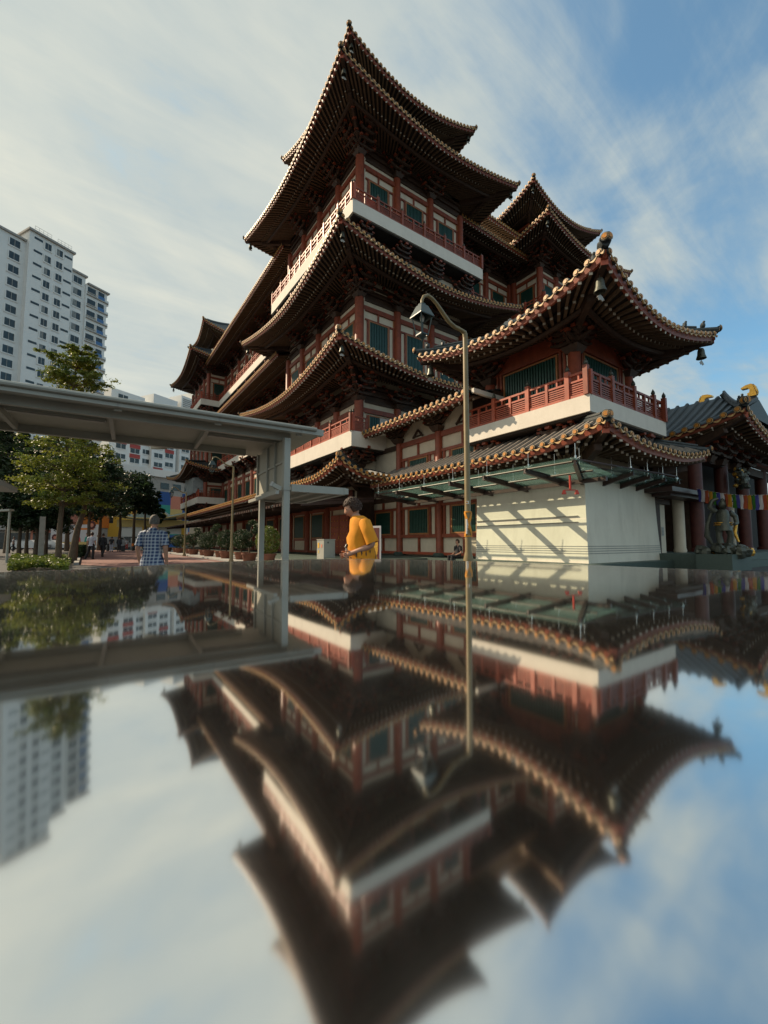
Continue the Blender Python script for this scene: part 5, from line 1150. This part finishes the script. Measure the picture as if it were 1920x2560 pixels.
figure('person', 'dark capped person sitting on the plinth left of the white pavilion base', (p[0]-.35, p[1], -.12), R(-100), 1.66, hipz=.55, shirt='black', pants='black', hairfull=.3, lv=2,
   armL=[(.19,.0,.99),(.24,.0,.74),(.16,-.26,.62)], armR=[(-.19,.0,.99),(-.24,.0,.74),(-.16,-.26,.62)], legL=[(.10,-.05,.55),(.14,-.44,.56),(.14,-.42,.16),(.14,-.54,.12)], legR=[(-.10,-.05,.55),(-.14,-.44,.56),(-.14,-.42,.16),(-.14,-.54,.12)], hem=.89)

# ------------------------------------------------------------------ trees and hedge
def tree(name, label, x, y, h, tiers, leaf, lm, tr=.12, lean=(0,0), n=4000, group=None, seed=1, size=.09, flat=.35, branch=True):
    t = thing(name, label, 'tree', (x,y,0), 0, group); q = random.Random(seed); g = MB(); top = Vector((lean[0], lean[1], h))
    pts = [Vector((lean[0]*(k/6)**1.3+.05*q.uniform(-1,1)*(k>0), lean[1]*(k/6)**1.3, h*k/6)) for k in range(7)]
    g.tube(pts, [tr*1.5, tr*1.1, tr*.9, tr*.75, tr*.5, tr*.32, tr*.15], 'bark', 10)
    f = MB(); tot = sum(w_[1]**2 for w_ in tiers)
    for (z, r, cnt) in tiers:
        kz = min(6, max(0, z/h*6)); i = int(min(5, kz)); c0 = pts[i].lerp(pts[i+1], kz-i); nb_ = int(5+r*2.2)
        for b in range(nb_):
            an = 6.2832*b/nb_+q.uniform(-.3,.3); rr = r*q.uniform(.55,1.0); e = c0+Vector((math.cos(an)*rr, math.sin(an)*rr, r*flat*q.uniform(.05,.5)))
            g.tube([c0-Vector((0,0,r*.12)), c0.lerp(e,.5)+Vector((0,0,r*.05)), e], [tr*.28, tr*.17, tr*.06], 'bark', 6)
            m_ = int(cnt/nb_)
            cl = max(3, int(m_/55))
            for ci in range(cl):
                cc = c0.lerp(e, q.uniform(.35,1.08))+Vector((q.gauss(0,r*.13), q.gauss(0,r*.13), q.gauss(0,r*.08*flat*3)))
                leafcloud(f, cc, r*q.uniform(.12,.24), m_//cl, size, lm, q.randint(0,99999), flat*1.3, .1)
    g.build('trunk', t, 50); f.build('crown', t, fix=False); return t
p = at(150, 20)
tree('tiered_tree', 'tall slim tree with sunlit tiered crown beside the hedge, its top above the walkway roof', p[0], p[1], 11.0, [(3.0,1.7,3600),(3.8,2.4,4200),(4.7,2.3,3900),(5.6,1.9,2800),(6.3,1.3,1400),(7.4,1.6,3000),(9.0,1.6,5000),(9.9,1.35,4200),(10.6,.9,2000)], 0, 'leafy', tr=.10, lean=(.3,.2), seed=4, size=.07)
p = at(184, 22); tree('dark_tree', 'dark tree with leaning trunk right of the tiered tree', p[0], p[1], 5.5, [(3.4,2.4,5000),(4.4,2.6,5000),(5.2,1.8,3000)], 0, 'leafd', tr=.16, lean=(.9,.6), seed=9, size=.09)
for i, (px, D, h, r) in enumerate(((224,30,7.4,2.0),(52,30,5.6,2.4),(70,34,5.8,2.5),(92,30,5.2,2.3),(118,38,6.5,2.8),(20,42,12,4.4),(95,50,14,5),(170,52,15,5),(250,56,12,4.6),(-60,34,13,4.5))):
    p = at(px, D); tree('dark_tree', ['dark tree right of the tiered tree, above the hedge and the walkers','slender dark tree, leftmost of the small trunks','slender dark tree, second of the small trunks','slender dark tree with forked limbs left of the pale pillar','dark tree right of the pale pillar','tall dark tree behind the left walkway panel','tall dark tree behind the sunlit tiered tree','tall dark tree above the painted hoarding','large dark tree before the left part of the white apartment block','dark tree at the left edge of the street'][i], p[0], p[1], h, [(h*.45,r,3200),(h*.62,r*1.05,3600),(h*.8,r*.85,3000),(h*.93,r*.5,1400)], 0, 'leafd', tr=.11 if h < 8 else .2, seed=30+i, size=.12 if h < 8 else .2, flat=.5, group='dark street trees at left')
for i, (px, D, h, r) in enumerate(((335,62,11.0,3.0),(362,66,10.2,2.0),(300,60,9.5,2.6),(392,64,7.0,1.0))):
    p = at(px, D); tree('dark_tree', ['round dark tree above the curved roofed gatehouse','round dark tree before the colour block facade','dark tree left of the round one over the gatehouse','small dark tree below the colour blocks'][i], p[0], p[1], h, [(h*.60,r*.9,3000),(h*.72,r*1.05,3800),(h*.84,r*.9,3200),(h*.94,r*.5,1600)], 0, 'leafd', tr=.2, seed=60+i, size=.2, flat=.6, group='round dark trees at the street end')
# hedge bed: dense low planting
hd_ = MB(); q = random.Random(8)
for i in range(15000):
    D = 15+11*q.random()**1.1; px = 25+(150)*q.random(); p = at(px+ (D-15)*1.0, D)
    z = .10+.22*q.random()+.05*math.sin(p[0]*3)+.05*math.sin(p[1]*2.3); u = Vector((q.gauss(0,1),q.gauss(0,1),q.gauss(0,.5))).normalized(); v = u.cross(Vector((q.gauss(0,1),q.gauss(0,1),q.gauss(0,1)))).normalized(); a = .055*q.uniform(.6,1.4); c = Vector((p[0],p[1],z))
    hd_.add([c-u*a, c+v*a*.6, c+u*a, c-v*a*.6], [(0,1,2,3)], 'leafh')
tag(hd_.build('ground_cover', None, fix=False), 'low bright green ground cover bed beside the brick street', 'ground cover', kind='stuff')
hd_ = MB()
for i in range(9000):
    D = 27+14*q.random(); px = 190+28*q.random()-(0 if D > 30 else 10); p = at(px, D); c = Vector((p[0],p[1],.1+.75*q.random())); u = Vector((q.gauss(0,1),q.gauss(0,1),q.gauss(0,.5))).normalized(); v = u.cross(Vector((q.gauss(0,1),q.gauss(0,1),q.gauss(0,1)))).normalized(); a = .08*q.uniform(.6,1.3)
    hd_.add([c-u*a, c+v*a*.6, c+u*a, c-v*a*.6], [(0,1,2,3)], 'leafd')
tag(hd_.build('hedge', None, fix=False), 'dark clipped hedge along the left kerb of the brick street', 'hedge')

# ------------------------------------------------------------------ background buildings
def slab_tower():
    t = thing('apartment_tower', 'tall white apartment tower with stepped roof and blue balconies at left', 'apartment tower', (0,0,-1.6))
    A = Vector((*at(22, 80), 0)); dr = Vector((.871,.49,0)); nn = Vector((.49,-.871,0))         # facade direction, outward normal (towards camera)
    FH = 2.72; NFL = 24
    def F(a, b, o): s_ = Face((0,0),(1,0),(0,-1)); s_.p0 = A+dr*a; s_.d = dr; s_.n = nn; s_.L = b-a; s_.rz = math.atan2(nn.x,-nn.y); return s_
    base = F(0, 1, 0)
    def bx(mb, t0, t1, o0, o1, z0, z1, m):
        t0 *= .6; t1 *= .6
        P_ = base.P; mb.add([P_(t0,o0,z0),P_(t1,o0,z0),P_(t1,o1,z0),P_(t0,o1,z0),P_(t0,o0,z1),P_(t1,o0,z1),P_(t1,o1,z1),P_(t0,o1,z1)], [(0,1,2,3),(7,6,5,4),(4,5,1,0),(5,6,2,1),(6,7,3,2),(7,4,0,3)], m)
    W = MB()
    bx(W, -14, 0, -9, -.6, 0, 63.4, 'aptw'); bx(W, 0, 13.2, -9, .6, 0, 65.6, 'aptw'); bx(W, 13.2, 18.6, -9, -.4, 0, 62.4, 'aptw'); bx(W, 18.6, 26.2, -9, -.0, 0, 60.9, 'aptw')
    W.build('wall', t)
    T = MB(); bx(T, -14.3, .0, -9, -.2, 63.4, 63.8, 'conc'); bx(T, -.5, 13.7, -9, 1.1, 65.6, 66.0, 'conc'); bx(T, 13.7, 19.0, -9, .1, 62.4, 62.8, 'conc'); bx(T, 19.0, 26.8, -9, .5, 60.9, 61.25, 'conc')
    T.build('roof', t)
    rl = MB()
    for a0, a1 in ((1.4, 6.3), (8.2, 12.6)):
        for z in (66.6, 67.1): rl.bar(base.P(a0*.6,.6,z), base.P(a1*.6,.6,z), .06, .06, 'aptw')
        for k in range(5): tt = (a0+(a1-a0)*k/4)*.6; rl.bar(base.P(tt,.6,66), base.P(tt,.6,67.1), .06, .06, 'aptw')
    rl.build('roof_railing', t)
    cnt = 0
    def wm(kind):
        k_ = ('aw', kind)
        if k_ in _cache: return _cache[k_]
        g = MB(); kind, gm = (kind[:-1], 'curt') if kind.endswith('~') else (kind, 'glassd'); wd, h = {'sq': (1.15,1.45), 'vent': (1.45,.45), 'wide': (1.7,1.5), 'bal': (1.5,2.0), 'low': (1.7,1.2)}[kind]
        g.box(-wd/2, wd/2 if gm == 'glassd' else 0, -.03, .02, 0, h, gm)
        if gm != 'glassd': g.box(0, wd/2, -.03, .02, 0, h, 'glassd')
        if kind in ('sq','wide'):
            g.box(-wd/2-.2, wd/2+.2, -.16, .02, -.22, -.02, 'aptw'); g.box(-wd/2-.14, -wd/2, -.14, .02, 0, h, 'aptw'); g.box(wd/2, wd/2+.14, -.14, .02, 0, h, 'aptw'); g.box(-.04,.04,-.06,-.03,0,h,'conc')
        if kind == 'bal': g.box(-wd/2, wd/2, -.25, -.15, 0, .95, 'aptb'); g.box(-wd/2-.1, -wd/2, -.3, .02, 0, h, 'aptw')
        if kind == 'low': g.box(-wd/2-.1, wd/2+.1, -.2, .02, -.2, 0, 'conc')
        _cache[k_] = g.mesh('window'); return _cache[k_]
    rz = math.atan2(nn.x, -nn.y)
    for f in range(NFL):
        z = 65.6-2.2-FH*f
        if z < 18: break
        for tt, kd, dz, o in ((2.6,'vent',1.0,.62),(5.4,'sq',0,.62),(8.9,'sq',0,.62),(11.7,'vent',.6,.62)): put('window', wm(kd+('~' if kd == 'sq' and rnd.random() < .3 else '')), t, base.P((tt)*.6,o,z+dz), rz)
        zz = z-3.2
        if zz > 15: put('window', wm('wide'+('~' if rnd.random() < .4 else '')), t, base.P((15.9)*.6,-.38,zz), rz)
        zz = z-4.7
        put('window', wm('low'), t, base.P((20.6)*.6,.02,zz+.6), rz); put('window', wm('bal'), t, base.P((23.9)*.6,.02,zz-.1), rz)
        put('window', wm('wide'), t, base.P((-3.0)*.6,-.58,z-2.2), rz)
        cnt += 1
    sl = MB()
    for f in range(20): z = 60.9-FH*(f+1)+.35; bx(sl, 18.9, 26.6, -.5, .35, z, z+.22, 'conc'); bx(sl, 26.2, 27.0, -8, -.1, z-.2, z+.9, 'aptw')
    sl.build('floor_ledges', t)
slab_tower()
def block2():
    t = thing('apartment_block', 'lower white apartment block with red panels behind the trees', 'apartment block', (0,0,0))
    A = Vector((*at(262, 110), 0)); dr = Vector((.871,.49,0)); nn = Vector((.49,-.871,0)); f_ = Face((0,0),(1,0),(0,-1)); f_.p0 = A; f_.d = dr; f_.n = nn; P_ = f_.P
    def bx(mb, t0, t1, o0, o1, z0, z1, m): mb.add([P_(t0,o0,z0),P_(t1,o0,z0),P_(t1,o1,z0),P_(t0,o1,z0),P_(t0,o0,z1),P_(t1,o0,z1),P_(t1,o1,z1),P_(t0,o1,z1)], [(0,1,2,3),(7,6,5,4),(4,5,1,0),(5,6,2,1),(6,7,3,2),(7,4,0,3)], m)
    W = MB(); bx(W, 0, 9.5, -10, 0, 0, 43, 'aptw'); bx(W, 9.5, 12, -10, -.8, 0, 42.4, 'aptw'); bx(W, 12, 20, -10, .3, 0, 45.2, 'aptw'); bx(W, 20, 21, -10, -1, 0, 42, 'aptw'); bx(W, 21, 25, -10, .8, 0, 47.5, 'aptw'); bx(W, 25, 31, -10, 1.6, 0, 49.8, 'aptw'); W.build('wall', t)
    rr = random.Random(12); rz = math.atan2(nn.x, -nn.y)
    g = MB(); g.box(-1.3,1.3,-.05,.02,0,1.3,'glassd'); g.box(-1.4,1.4,-.2,.02,-.2,-.02,'aptw'); g.box(-.05,.05,-.09,-.05,0,1.3,'aptw'); wm = g.mesh('window')
    g = MB(); g.box(-1.5,1.5,-.12,.02,-1.1,.0,'aptr'); wr = g.mesh('panel')
    for f in range(11):
        z = 40.6-2.75*f
        for i, (tt, o) in enumerate(((3.2,.03),(7.2,.03),(10.8,-.77),(14.2,.33),(17.8,.33))):
            put('window', wm, t, P_(tt,o,z-(i%2)*.6), rz)
            if i in (0,1,3,4) and (f*3+i*5) % 4 < 2: put('red_panel', wr, t, P_(tt,o,z-(i%2)*.6-.25), rz)
        put('window', wm, t, P_(23.0,.83,z), rz); put('window', wm, t, P_(28.2,1.63,z-.4), rz)
    for k in range(6): g = MB(); bx(g, 21.5, 24.5, .8, .95, 43.4+.6*k, 43.65+.6*k, 'conc'); g.build('louvre', t)
block2()
def colour_block():
    t = thing('painted_building', 'building painted in large blue, salmon, yellow and teal squares at the street end', 'building', (0,0,0))
    W = MB(); cols = [['blue','salmon','blue','salmon'],['teal','sand','blue','salmon'],['blue','teal','blue','sand'],['sand','blue','salmon','sand'],['orange','yell','blue','sand']]
    A = pix(380, 1356, 92); 
    dr = Vector((.90,.436,0)); nn = Vector((.436,-.90,0)); f_ = Face((0,0),(1,0),(0,-1)); f_.p0 = Vector((A.x,A.y,0)); f_.d = dr; f_.n = nn; P_ = f_.P
    def bx(mb, t0, t1, o0, o1, z0, z1, m): mb.add([P_(t0,o0,z0),P_(t1,o0,z0),P_(t1,o1,z0),P_(t0,o1,z0),P_(t0,o0,z1),P_(t1,o0,z1),P_(t1,o1,z1),P_(t0,o1,z1)], [(0,1,2,3),(7,6,5,4),(4,5,1,0),(5,6,2,1),(6,7,3,2),(7,4,0,3)], m)
    bx(W, -15, 26, -8, -.1, 0, 15.8, 'conc'); bx(W, -15, 26, -8.1, .35, 15.8, 17.4, 'aptw'); W.build('wall', t)
    zt_ = 12.6
    for c in range(4):
        for r_ in range(4): g = MB(); dz = .8*(c%2); bx(g, 1.0+3.0*c, 4.0+3.0*c, -.1, .05, zt_-3.0*(r_+1)-dz, zt_-3.0*r_-dz, cols[r_][c]); g.build('painted_panel', t)
    g = MB()
    for c in range(4): bx(g, 1.5+3.0*c, 3.5+3.0*c, -.1, .0, 13.2, 14.6, 'glassd')
    g.build('window', t)
    g = MB(); bx(g, -14, -1.5, -.1, .1, 4, 10.4, 'orange'); g.build('painted_panel', t)
colour_block()
# little gatehouse with an upswept roof
GT = thing('street_gatehouse', 'small gatehouse with pale upswept roof and yellow pillar at the street end', 'gatehouse', (0,0,0))
def gth():
    dr = RT*math.cos(R(12))+FW*math.sin(R(12)); nn = Vector((dr.y,-dr.x,0)); A = Vector((*at(290, 72), 0)); f_ = Face((0,0),(1,0),(0,-1)); f_.p0 = A; f_.d = dr; f_.n = nn; P_ = f_.P
    def bx(mb, t0, t1, o0, o1, z0, z1, m): mb.add([P_(t0,o0,z0),P_(t1,o0,z0),P_(t1,o1,z0),P_(t0,o1,z0),P_(t0,o0,z1),P_(t1,o0,z1),P_(t1,o1,z1),P_(t0,o1,z1)], [(0,1,2,3),(7,6,5,4),(4,5,1,0),(5,6,2,1),(6,7,3,2),(7,4,0,3)], m)
    g = MB(); vs = []; n = 24
    for a in range(n+1):
        t_ = -1+13*a/n; s_ = abs(t_-5.5)/6.5; z = 5.2+1.1*s_**2.4
        pk = max(0, 1-abs(t_-5.5)/2.6)*1.9
        for o, zz in ((1.6, z-.25), (1.6, z), (0, z+.55+pk), (-3, z+.6+pk), (-3, z-.25)): vs.append(P_(t_, o, zz))
    g.add(vs, [(a*5+k, a*5+5+k, a*5+5+(k+1)%5, a*5+(k+1)%5) for a in range(n) for k in range(5)], 'gateroof'); g.build('roof', GT)
    g = MB(); pts = [P_(5.5+(k-10)*.27, .6, 7.7-abs(k-10)**1.25*.11) for k in range(21)]; g.tube(pts, .16, 'sand', 6); pts = [P_(-1+13*a/24, 1.7, 5.22+1.1*(abs(-6.5+13*a/24)/6.5)**2.4) for a in range(25)]; g.tube(pts, .13, 'sand', 6); g.tube([P_(-1.2,1.5,6.4),P_(-2.2,1.5,7.2),P_(-2.3,1.4,8.8),P_(-1.8,1.4,9.6)], [.3,.35,.25,.1], 'sand', 8); g.build('roof_ridge', GT)
    g = MB(); bx(g, .5, 4.2, -2.5, 0, 0, 3.8, 'aptw'); bx(g, 4.8, 11, -2.5, -1.0, 2.6, 3.8, 'aptw'); bx(g, .2, 11.3, -2.5, .3, 3.8, 5.0, 'sand'); bx(g, .6, 4.1, -2.4, .05, 1.9, 2.1, 'glassd'); g.build('wall', GT)
    g = MB(); bx(g, 4.3, 4.9, -.1, .5, 0, 3.9, 'yell'); g.build('pillar', GT); g = MB(); bx(g, 10.6, 11.2, -.1, .5, 0, 3.9, 'yell'); g.build('pillar', GT)
    g = MB(); bx(g, 1.2, 2.4, -.5, .03, 0, 1.9, 'glassd'); g.build('door', GT)
gth()
# yellow archway wall between trees
g = thing('yellow_building', 'yellow and orange walled building behind the dark trees', 'building', (*at(250, 84), 0), -YAW); m_ = MB(); m_.box(-4,4,0,5,0,8.6,'yell'); m_.box(-4.2,4.2,-.3,5,8.6,9,'sand'); m_.build('wall', g); m_ = MB(); 
for k in range(3): m_.box(-3+2.2*k,-1.8+2.2*k,-.03,0,5,6.6,'glassd')
m_.build('window', g)
# hoarding with painted flowers and two smiling figures
HO = thing('painted_hoarding', 'pale printed hoarding with pink rosettes and two figures behind the trees', 'hoarding', (*at(192, 68), 0), -YAW+R(-4))
m_ = MB(); m_.box(-4.4,4.2,-.05,.05,.7,4.0,'fw'); m_.box(-4.4,4.2,-.06,-.05,.7,1.2,'sand'); m_.box(-.6,3.0,-.07,-.06,3.15,3.45,'orange'); bo_ = m_.build('board', HO)
for x, z, r_, c in ((-2.6,3.1,.55,'greyshirt'),(-3.6,1.9,.6,'maroon'),(2.6,3.9,.75,'maroon'),(4.0,1.9,.5,'maroon'),(-1.6,2.2,.3,'salmon')):
    m_ = MB()
    for j in range(10): an = j*.6283; m_.lathe([(r_*.28,0),(r_*.28,.012)], c, (0,0,0), 8); n0 = len(m_.v)-16; m_.v[n0:] = [(x+math.cos(an)*r_*.7+vx, -.075-vz, z+math.sin(an)*r_*.7+vy) for vx,vy,vz in m_.v[n0:]]
    m_.lathe([(r_*.4,0),(r_*.4,.012)], 'salmon' if c != 'salmon' else 'sand', (0,0,0), 10); n0 = len(m_.v)-20; m_.v[n0:] = [(x+vx, -.078-vz, z+vy) for vx,vy,vz in m_.v[n0:]]
    m_.build('rosette', HO)
for x, c in ((.3,'red2'),(2.0,'teal')):
    m_ = MB()
    m_.add([(x-.55,-.075,1.2),(x+.55,-.075,1.2),(x+.42,-.075,1.9),(x+.15,-.075,2.1),(x-.15,-.075,2.1),(x-.42,-.075,1.9)], [(0,1,2,3,4,5)], c)
    n0 = len(m_.v); m_.lathe([(.24,0),(.24,.01)], 'skin', (0,0,0), 12); m_.v[n0:] = [(x+vx, -.08-vz, 2.35+vy*1.15) for vx,vy,vz in m_.v[n0:]]
    n0 = len(m_.v); m_.lathe([(.27,0),(.27,.006)], 'hair', (0,0,0), 12); m_.v[n0:] = [(x+vx, -.072-vz, 2.45+vy) for vx,vy,vz in m_.v[n0:]]
    m_.build('printed_figure', HO)
# shophouses at far left
for i, (px, c) in enumerate(((-20,'sand'),(55,'white'),(118,'salmon'))):
    g = thing('shophouse', ['cream shophouse with shutters at the left edge','white shophouse behind the small trees','pinkish shophouse right of the white one'][i], 'shophouse', (*at(px, 74), 0), -YAW+R(8), 'shophouses behind the trees'); m_ = MB(); m_.box(-2.6,2.6,0,8,0,9.2,c if i else 'conc'); m_.box(-2.7,2.7,-1.2,.0,3.3,3.6,'conc'); m_.box(-2.7,2.7,-.3,8,9.2,9.5,'conc'); m_.build('wall', g)
    for z in (4.4, 7.0):
        for x in (-1.6,0,1.6): m_ = MB(); m_.box(x-.5,x+.5,-.05,0,z,z+1.5,'glassd'); m_.box(x-.6,x+.6,-.1,0,z-.1,z,'aptw'); m_.build('window', g)
    m_ = MB(); m_.box(-2.2,2.2,-.04,0,0,2.8,'glassd'); m_.build('shop_front', g)
# parked vehicles
def car(label, px, D, rz, m='carw', van=False):
    t = thing('parked_van' if van else 'parked_car', label, 'van' if van else 'car', (*at(px, D), 0), rz, None if van else 'cars parked at the street end')
    g = MB(); pr = [(-2.2,.35),(-2.25,.8),(-1.9,.92),(-1.25,1.42),(.5,1.45),(1.25,.98),(2.1,.85),(2.25,.5),(2.2,.32)] if not van else [(-2.4,.35),(-2.4,1.95),(1.1,2.0),(1.9,1.2),(2.4,1.0),(2.45,.35)]
    n = len(pr); vs = [(x, s_*w_, z) for s_ in (-1,1) for (x,z) in pr for w_ in [(.86 if z < 1.0 else .70) if not van else (.9 if z < 1.3 else .84)]]
    g.add(vs, [tuple(range(n)), tuple(range(2*n-1,n-1,-1))]+[(i,(i+1)%n,n+(i+1)%n,n+i) for i in range(n)], m); g.build('body', t, 30)
    for s_ in (-1, 1):
        w_ = MB(); y = s_*(.80 if not van else .885); y2 = s_*(.735 if not van else .86); w_.add([(-1.5,y,1.0),(.95,y,1.0),(.42,y2,1.38),(-1.15,y2,1.36)] if not van else [(.2,y,1.25),(1.6,y,1.25),(1.05,y2,1.85),(.2,y2,1.85)], [(0,1,2,3)], 'glassd'); w_.build('side_window', t)
        for x in (-1.4, 1.4):
            h = MB(); h.tube([(x, s_*.74, .32), (x, s_*.9, .32)], .32, 'rubber', 16); wh = h.build('wheel', t, 40); r_ = MB(); r_.tube([(x, s_*.895, .32), (x, s_*.91, .32)], .18, 'chrome', 12); r_.build('rim', wh)
        h = MB(); h.box(2.15, 2.27, s_*.55, s_*.78, .6, .75, 'platew'); h.build('headlight', t); h = MB(); h.box(-2.27, -2.2, s_*.55, s_*.8, .65, .82, 'red2'); h.build('tail_light', t)
car('white parked car behind the small trees at left', 75, 58, -YAW+R(12)); car('second white car right of the first, half hidden by trunks', 128, 60, -YAW+R(12)); car('white van at the street end behind the walkers', 283, 66, -YAW+R(70), van=True)
for px, D, l, mm in ((334, 56, 'orange topped bollard at the end of the brick street', 'orange'), (272, 52, 'dark bollard beside the far walkers', 'blackp')):
    t = thing('bollard', l, 'bollard', (*at(px, D), 0)); g = MB(); g.lathe([(.16,0),(.16,.55),(.14,.6)], 'blackp', n=12); g.build('post', t, 40); g = MB(); g.lathe([(.15,.6),(.16,.85),(.1,.95)], mm, n=12); g.build('cap', t, 40)
g = MB(); p = at(106, 24); g.box(p[0]-.13, p[0]+.13, p[1]-.1, p[1]+.1, 0, 2.55, 'conc'); tag(g.build('pillar'), 'pale square pillar among the small trees at left', 'pillar')
t = thing('street_shelter', 'small steel shelter post with bent arm at the left edge', 'shelter', (0,0,0)); g = MB(); a_ = pix(25, 1275, 22); g.tube([(a_.x,a_.y,0),(a_.x,a_.y,a_.z)], .06, 'steel', 8); g.build('post', t); g = MB(); g.bar(a_+RT*.1, a_-RT*2.4-Vector((0,0,.15)), .3, .1, 'steel'); g.build('roof', t)

# ------------------------------------------------------------------ ground
def sheet(name, pts, z, m, kind='structure'):
    g = MB(); g.add([(x,y,z) for x,y in pts], [tuple(range(len(pts)))], m); o = g.build(name); o['kind'] = kind; return o
g = MB(); n = 40
for i in range(n):
    for j in range(n): pass
xs = [-1200,-300,-80,-30]+[-24+3*k for k in range(16)]+[30,60,120,400,1200]; ys_ = [-800,-200,-40]+[-12+3*k for k in range(16)]+[45,80,160,400,1500]
def gz(x, y): d = math.hypot(x, y); return -.13*max(0, min(1, (14-math.hypot(x-1.5,y-8.5)*1.6)/6)) if (x < 2.2 and y > 5.5) else 0
g.add([(x,y,gz(x,y)) for x in xs for y in ys_], [(i*len(ys_)+j,(i+1)*len(ys_)+j,(i+1)*len(ys_)+j+1,i*len(ys_)+j+1) for i in range(len(xs)-1) for j in range(len(ys_)-1)], 'asph')
o = g.build('ground'); o['kind'] = 'structure'
L0 = at(205, 20); L1 = at(212, 60); R0 = (6.2, 12); R1 = (5.9, 62)
sheet('brick_street', [L0, (4.0, 14), (6.2, 14), R1, L1], .006, 'brick')
sheet('street_line', [(5.45, 14), (5.55, 14), (5.55, 60), (5.45, 60)], .010, 'conc')
g = MB(); g.box(6.25, 9.1, 12, 80, 0, .09, 'conc'); o = g.build('pavement'); o['kind'] = 'structure'
g = MB()
a = Vector((*L0,0)); b = Vector((*L1,0)); g.bar(a+Vector((-.15,0,.06)), b+Vector((-.15,0,.06)), .2, .12, 'conc'); g.bar(a+Vector((-.9,0,.012)), b+Vector((-.9,0,.012)), .5, .02, 'conc'); o = g.build('kerb'); o['kind'] = 'structure'

# ------------------------------------------------------------------ polished stone slab under the camera
HS = .035
edge_px = [(0,1429),(170,1423),(380,1412),(540,1404),(700,1399),(860,1396),(1000,1397),(1189,1402),(1320,1406),(1472,1411),(1640,1418),(1920,1428)]
ol = [(HS*1042/(y-1357)*(px-960)/1042.6, HS*1042/(y-1357)) for px, y in edge_px]
ol = ol+[(.60,.33),(.66,.10),(.64,-.15),(.5,-.36),(.25,-.46),(0,-.48),(-.25,-.46),(-.5,-.36),(-.64,-.15),(-.66,.10),(-.58,.33)]
# smooth closed outline
def cr_(P, n=8):
    o = []; L_ = len(P)
    for i in range(L_):
        p0,p1,p2,p3 = P[i-1],P[i],P[(i+1)%L_],P[(i+2)%L_]
        for k in range(n):
            t = k/n; o.append(tuple(.5*((2*p1[a])+(-p0[a]+p2[a])*t+(2*p0[a]-5*p1[a]+4*p2[a]-p3[a])*t*t+(-p0[a]+3*p1[a]-3*p2[a]+p3[a])*t**3) for a in (0,1)))
    return o
olc = cr_(ol); no_ = len(olc)
TILT = R(1.7); DEC = .15
def sz(x, y): d = max(-.05, y); return -DEC*math.tan(TILT)*math.exp(-d/DEC)
rings = [0.0]+[(k/46)**1.0*.985 for k in range(1, 47)]+[.992,.997,1.0]
vs = []; fs = []
cx0, cy0 = 0, .05
vs.append((cx0,cy0,sz(cx0,cy0)))
for r_ in rings[1:]:
    for (x, y) in olc: X = cx0+(x-cx0)*r_; Y = cy0+(y-cy0)*r_; e = max(0, (r_-.985)/.015); vs.append((X, Y, sz(X,Y)-.0016*e*e))
NR = len(rings)-1
for j in range(no_): fs.append((0, 1+j, 1+(j+1)%no_))
for i in range(NR-1):
    for j in range(no_): a = 1+i*no_; fs.append((a+j, a+no_+j, a+no_+(j+1)%no_, a+(j+1)%no_))
k0 = len(vs)
for (x, y) in olc: vs.append((x, y, -.09))
a = 1+(NR-1)*no_
for j in range(no_): fs.append((a+j, k0+j, k0+(j+1)%no_, a+(j+1)%no_))
fs.append(tuple(k0+j for j in reversed(range(no_))))
SL = thing('stone_table', 'dark polished stone table filling the foreground like a mirror', 'stone table', (0,0,CAMZ-HS), -YAW)
g = MB(); g.add(vs, fs, 'polish'); tp = g.build('table_top', SL, 30)
g = MB(); g.lathe([(.42,-.94),(.42,-.90),(.30,-.82),(.28,-.2),(.40,-.095)], 'stone', (0,.1,-.075), 32); g.build('pedestal', SL, 40)
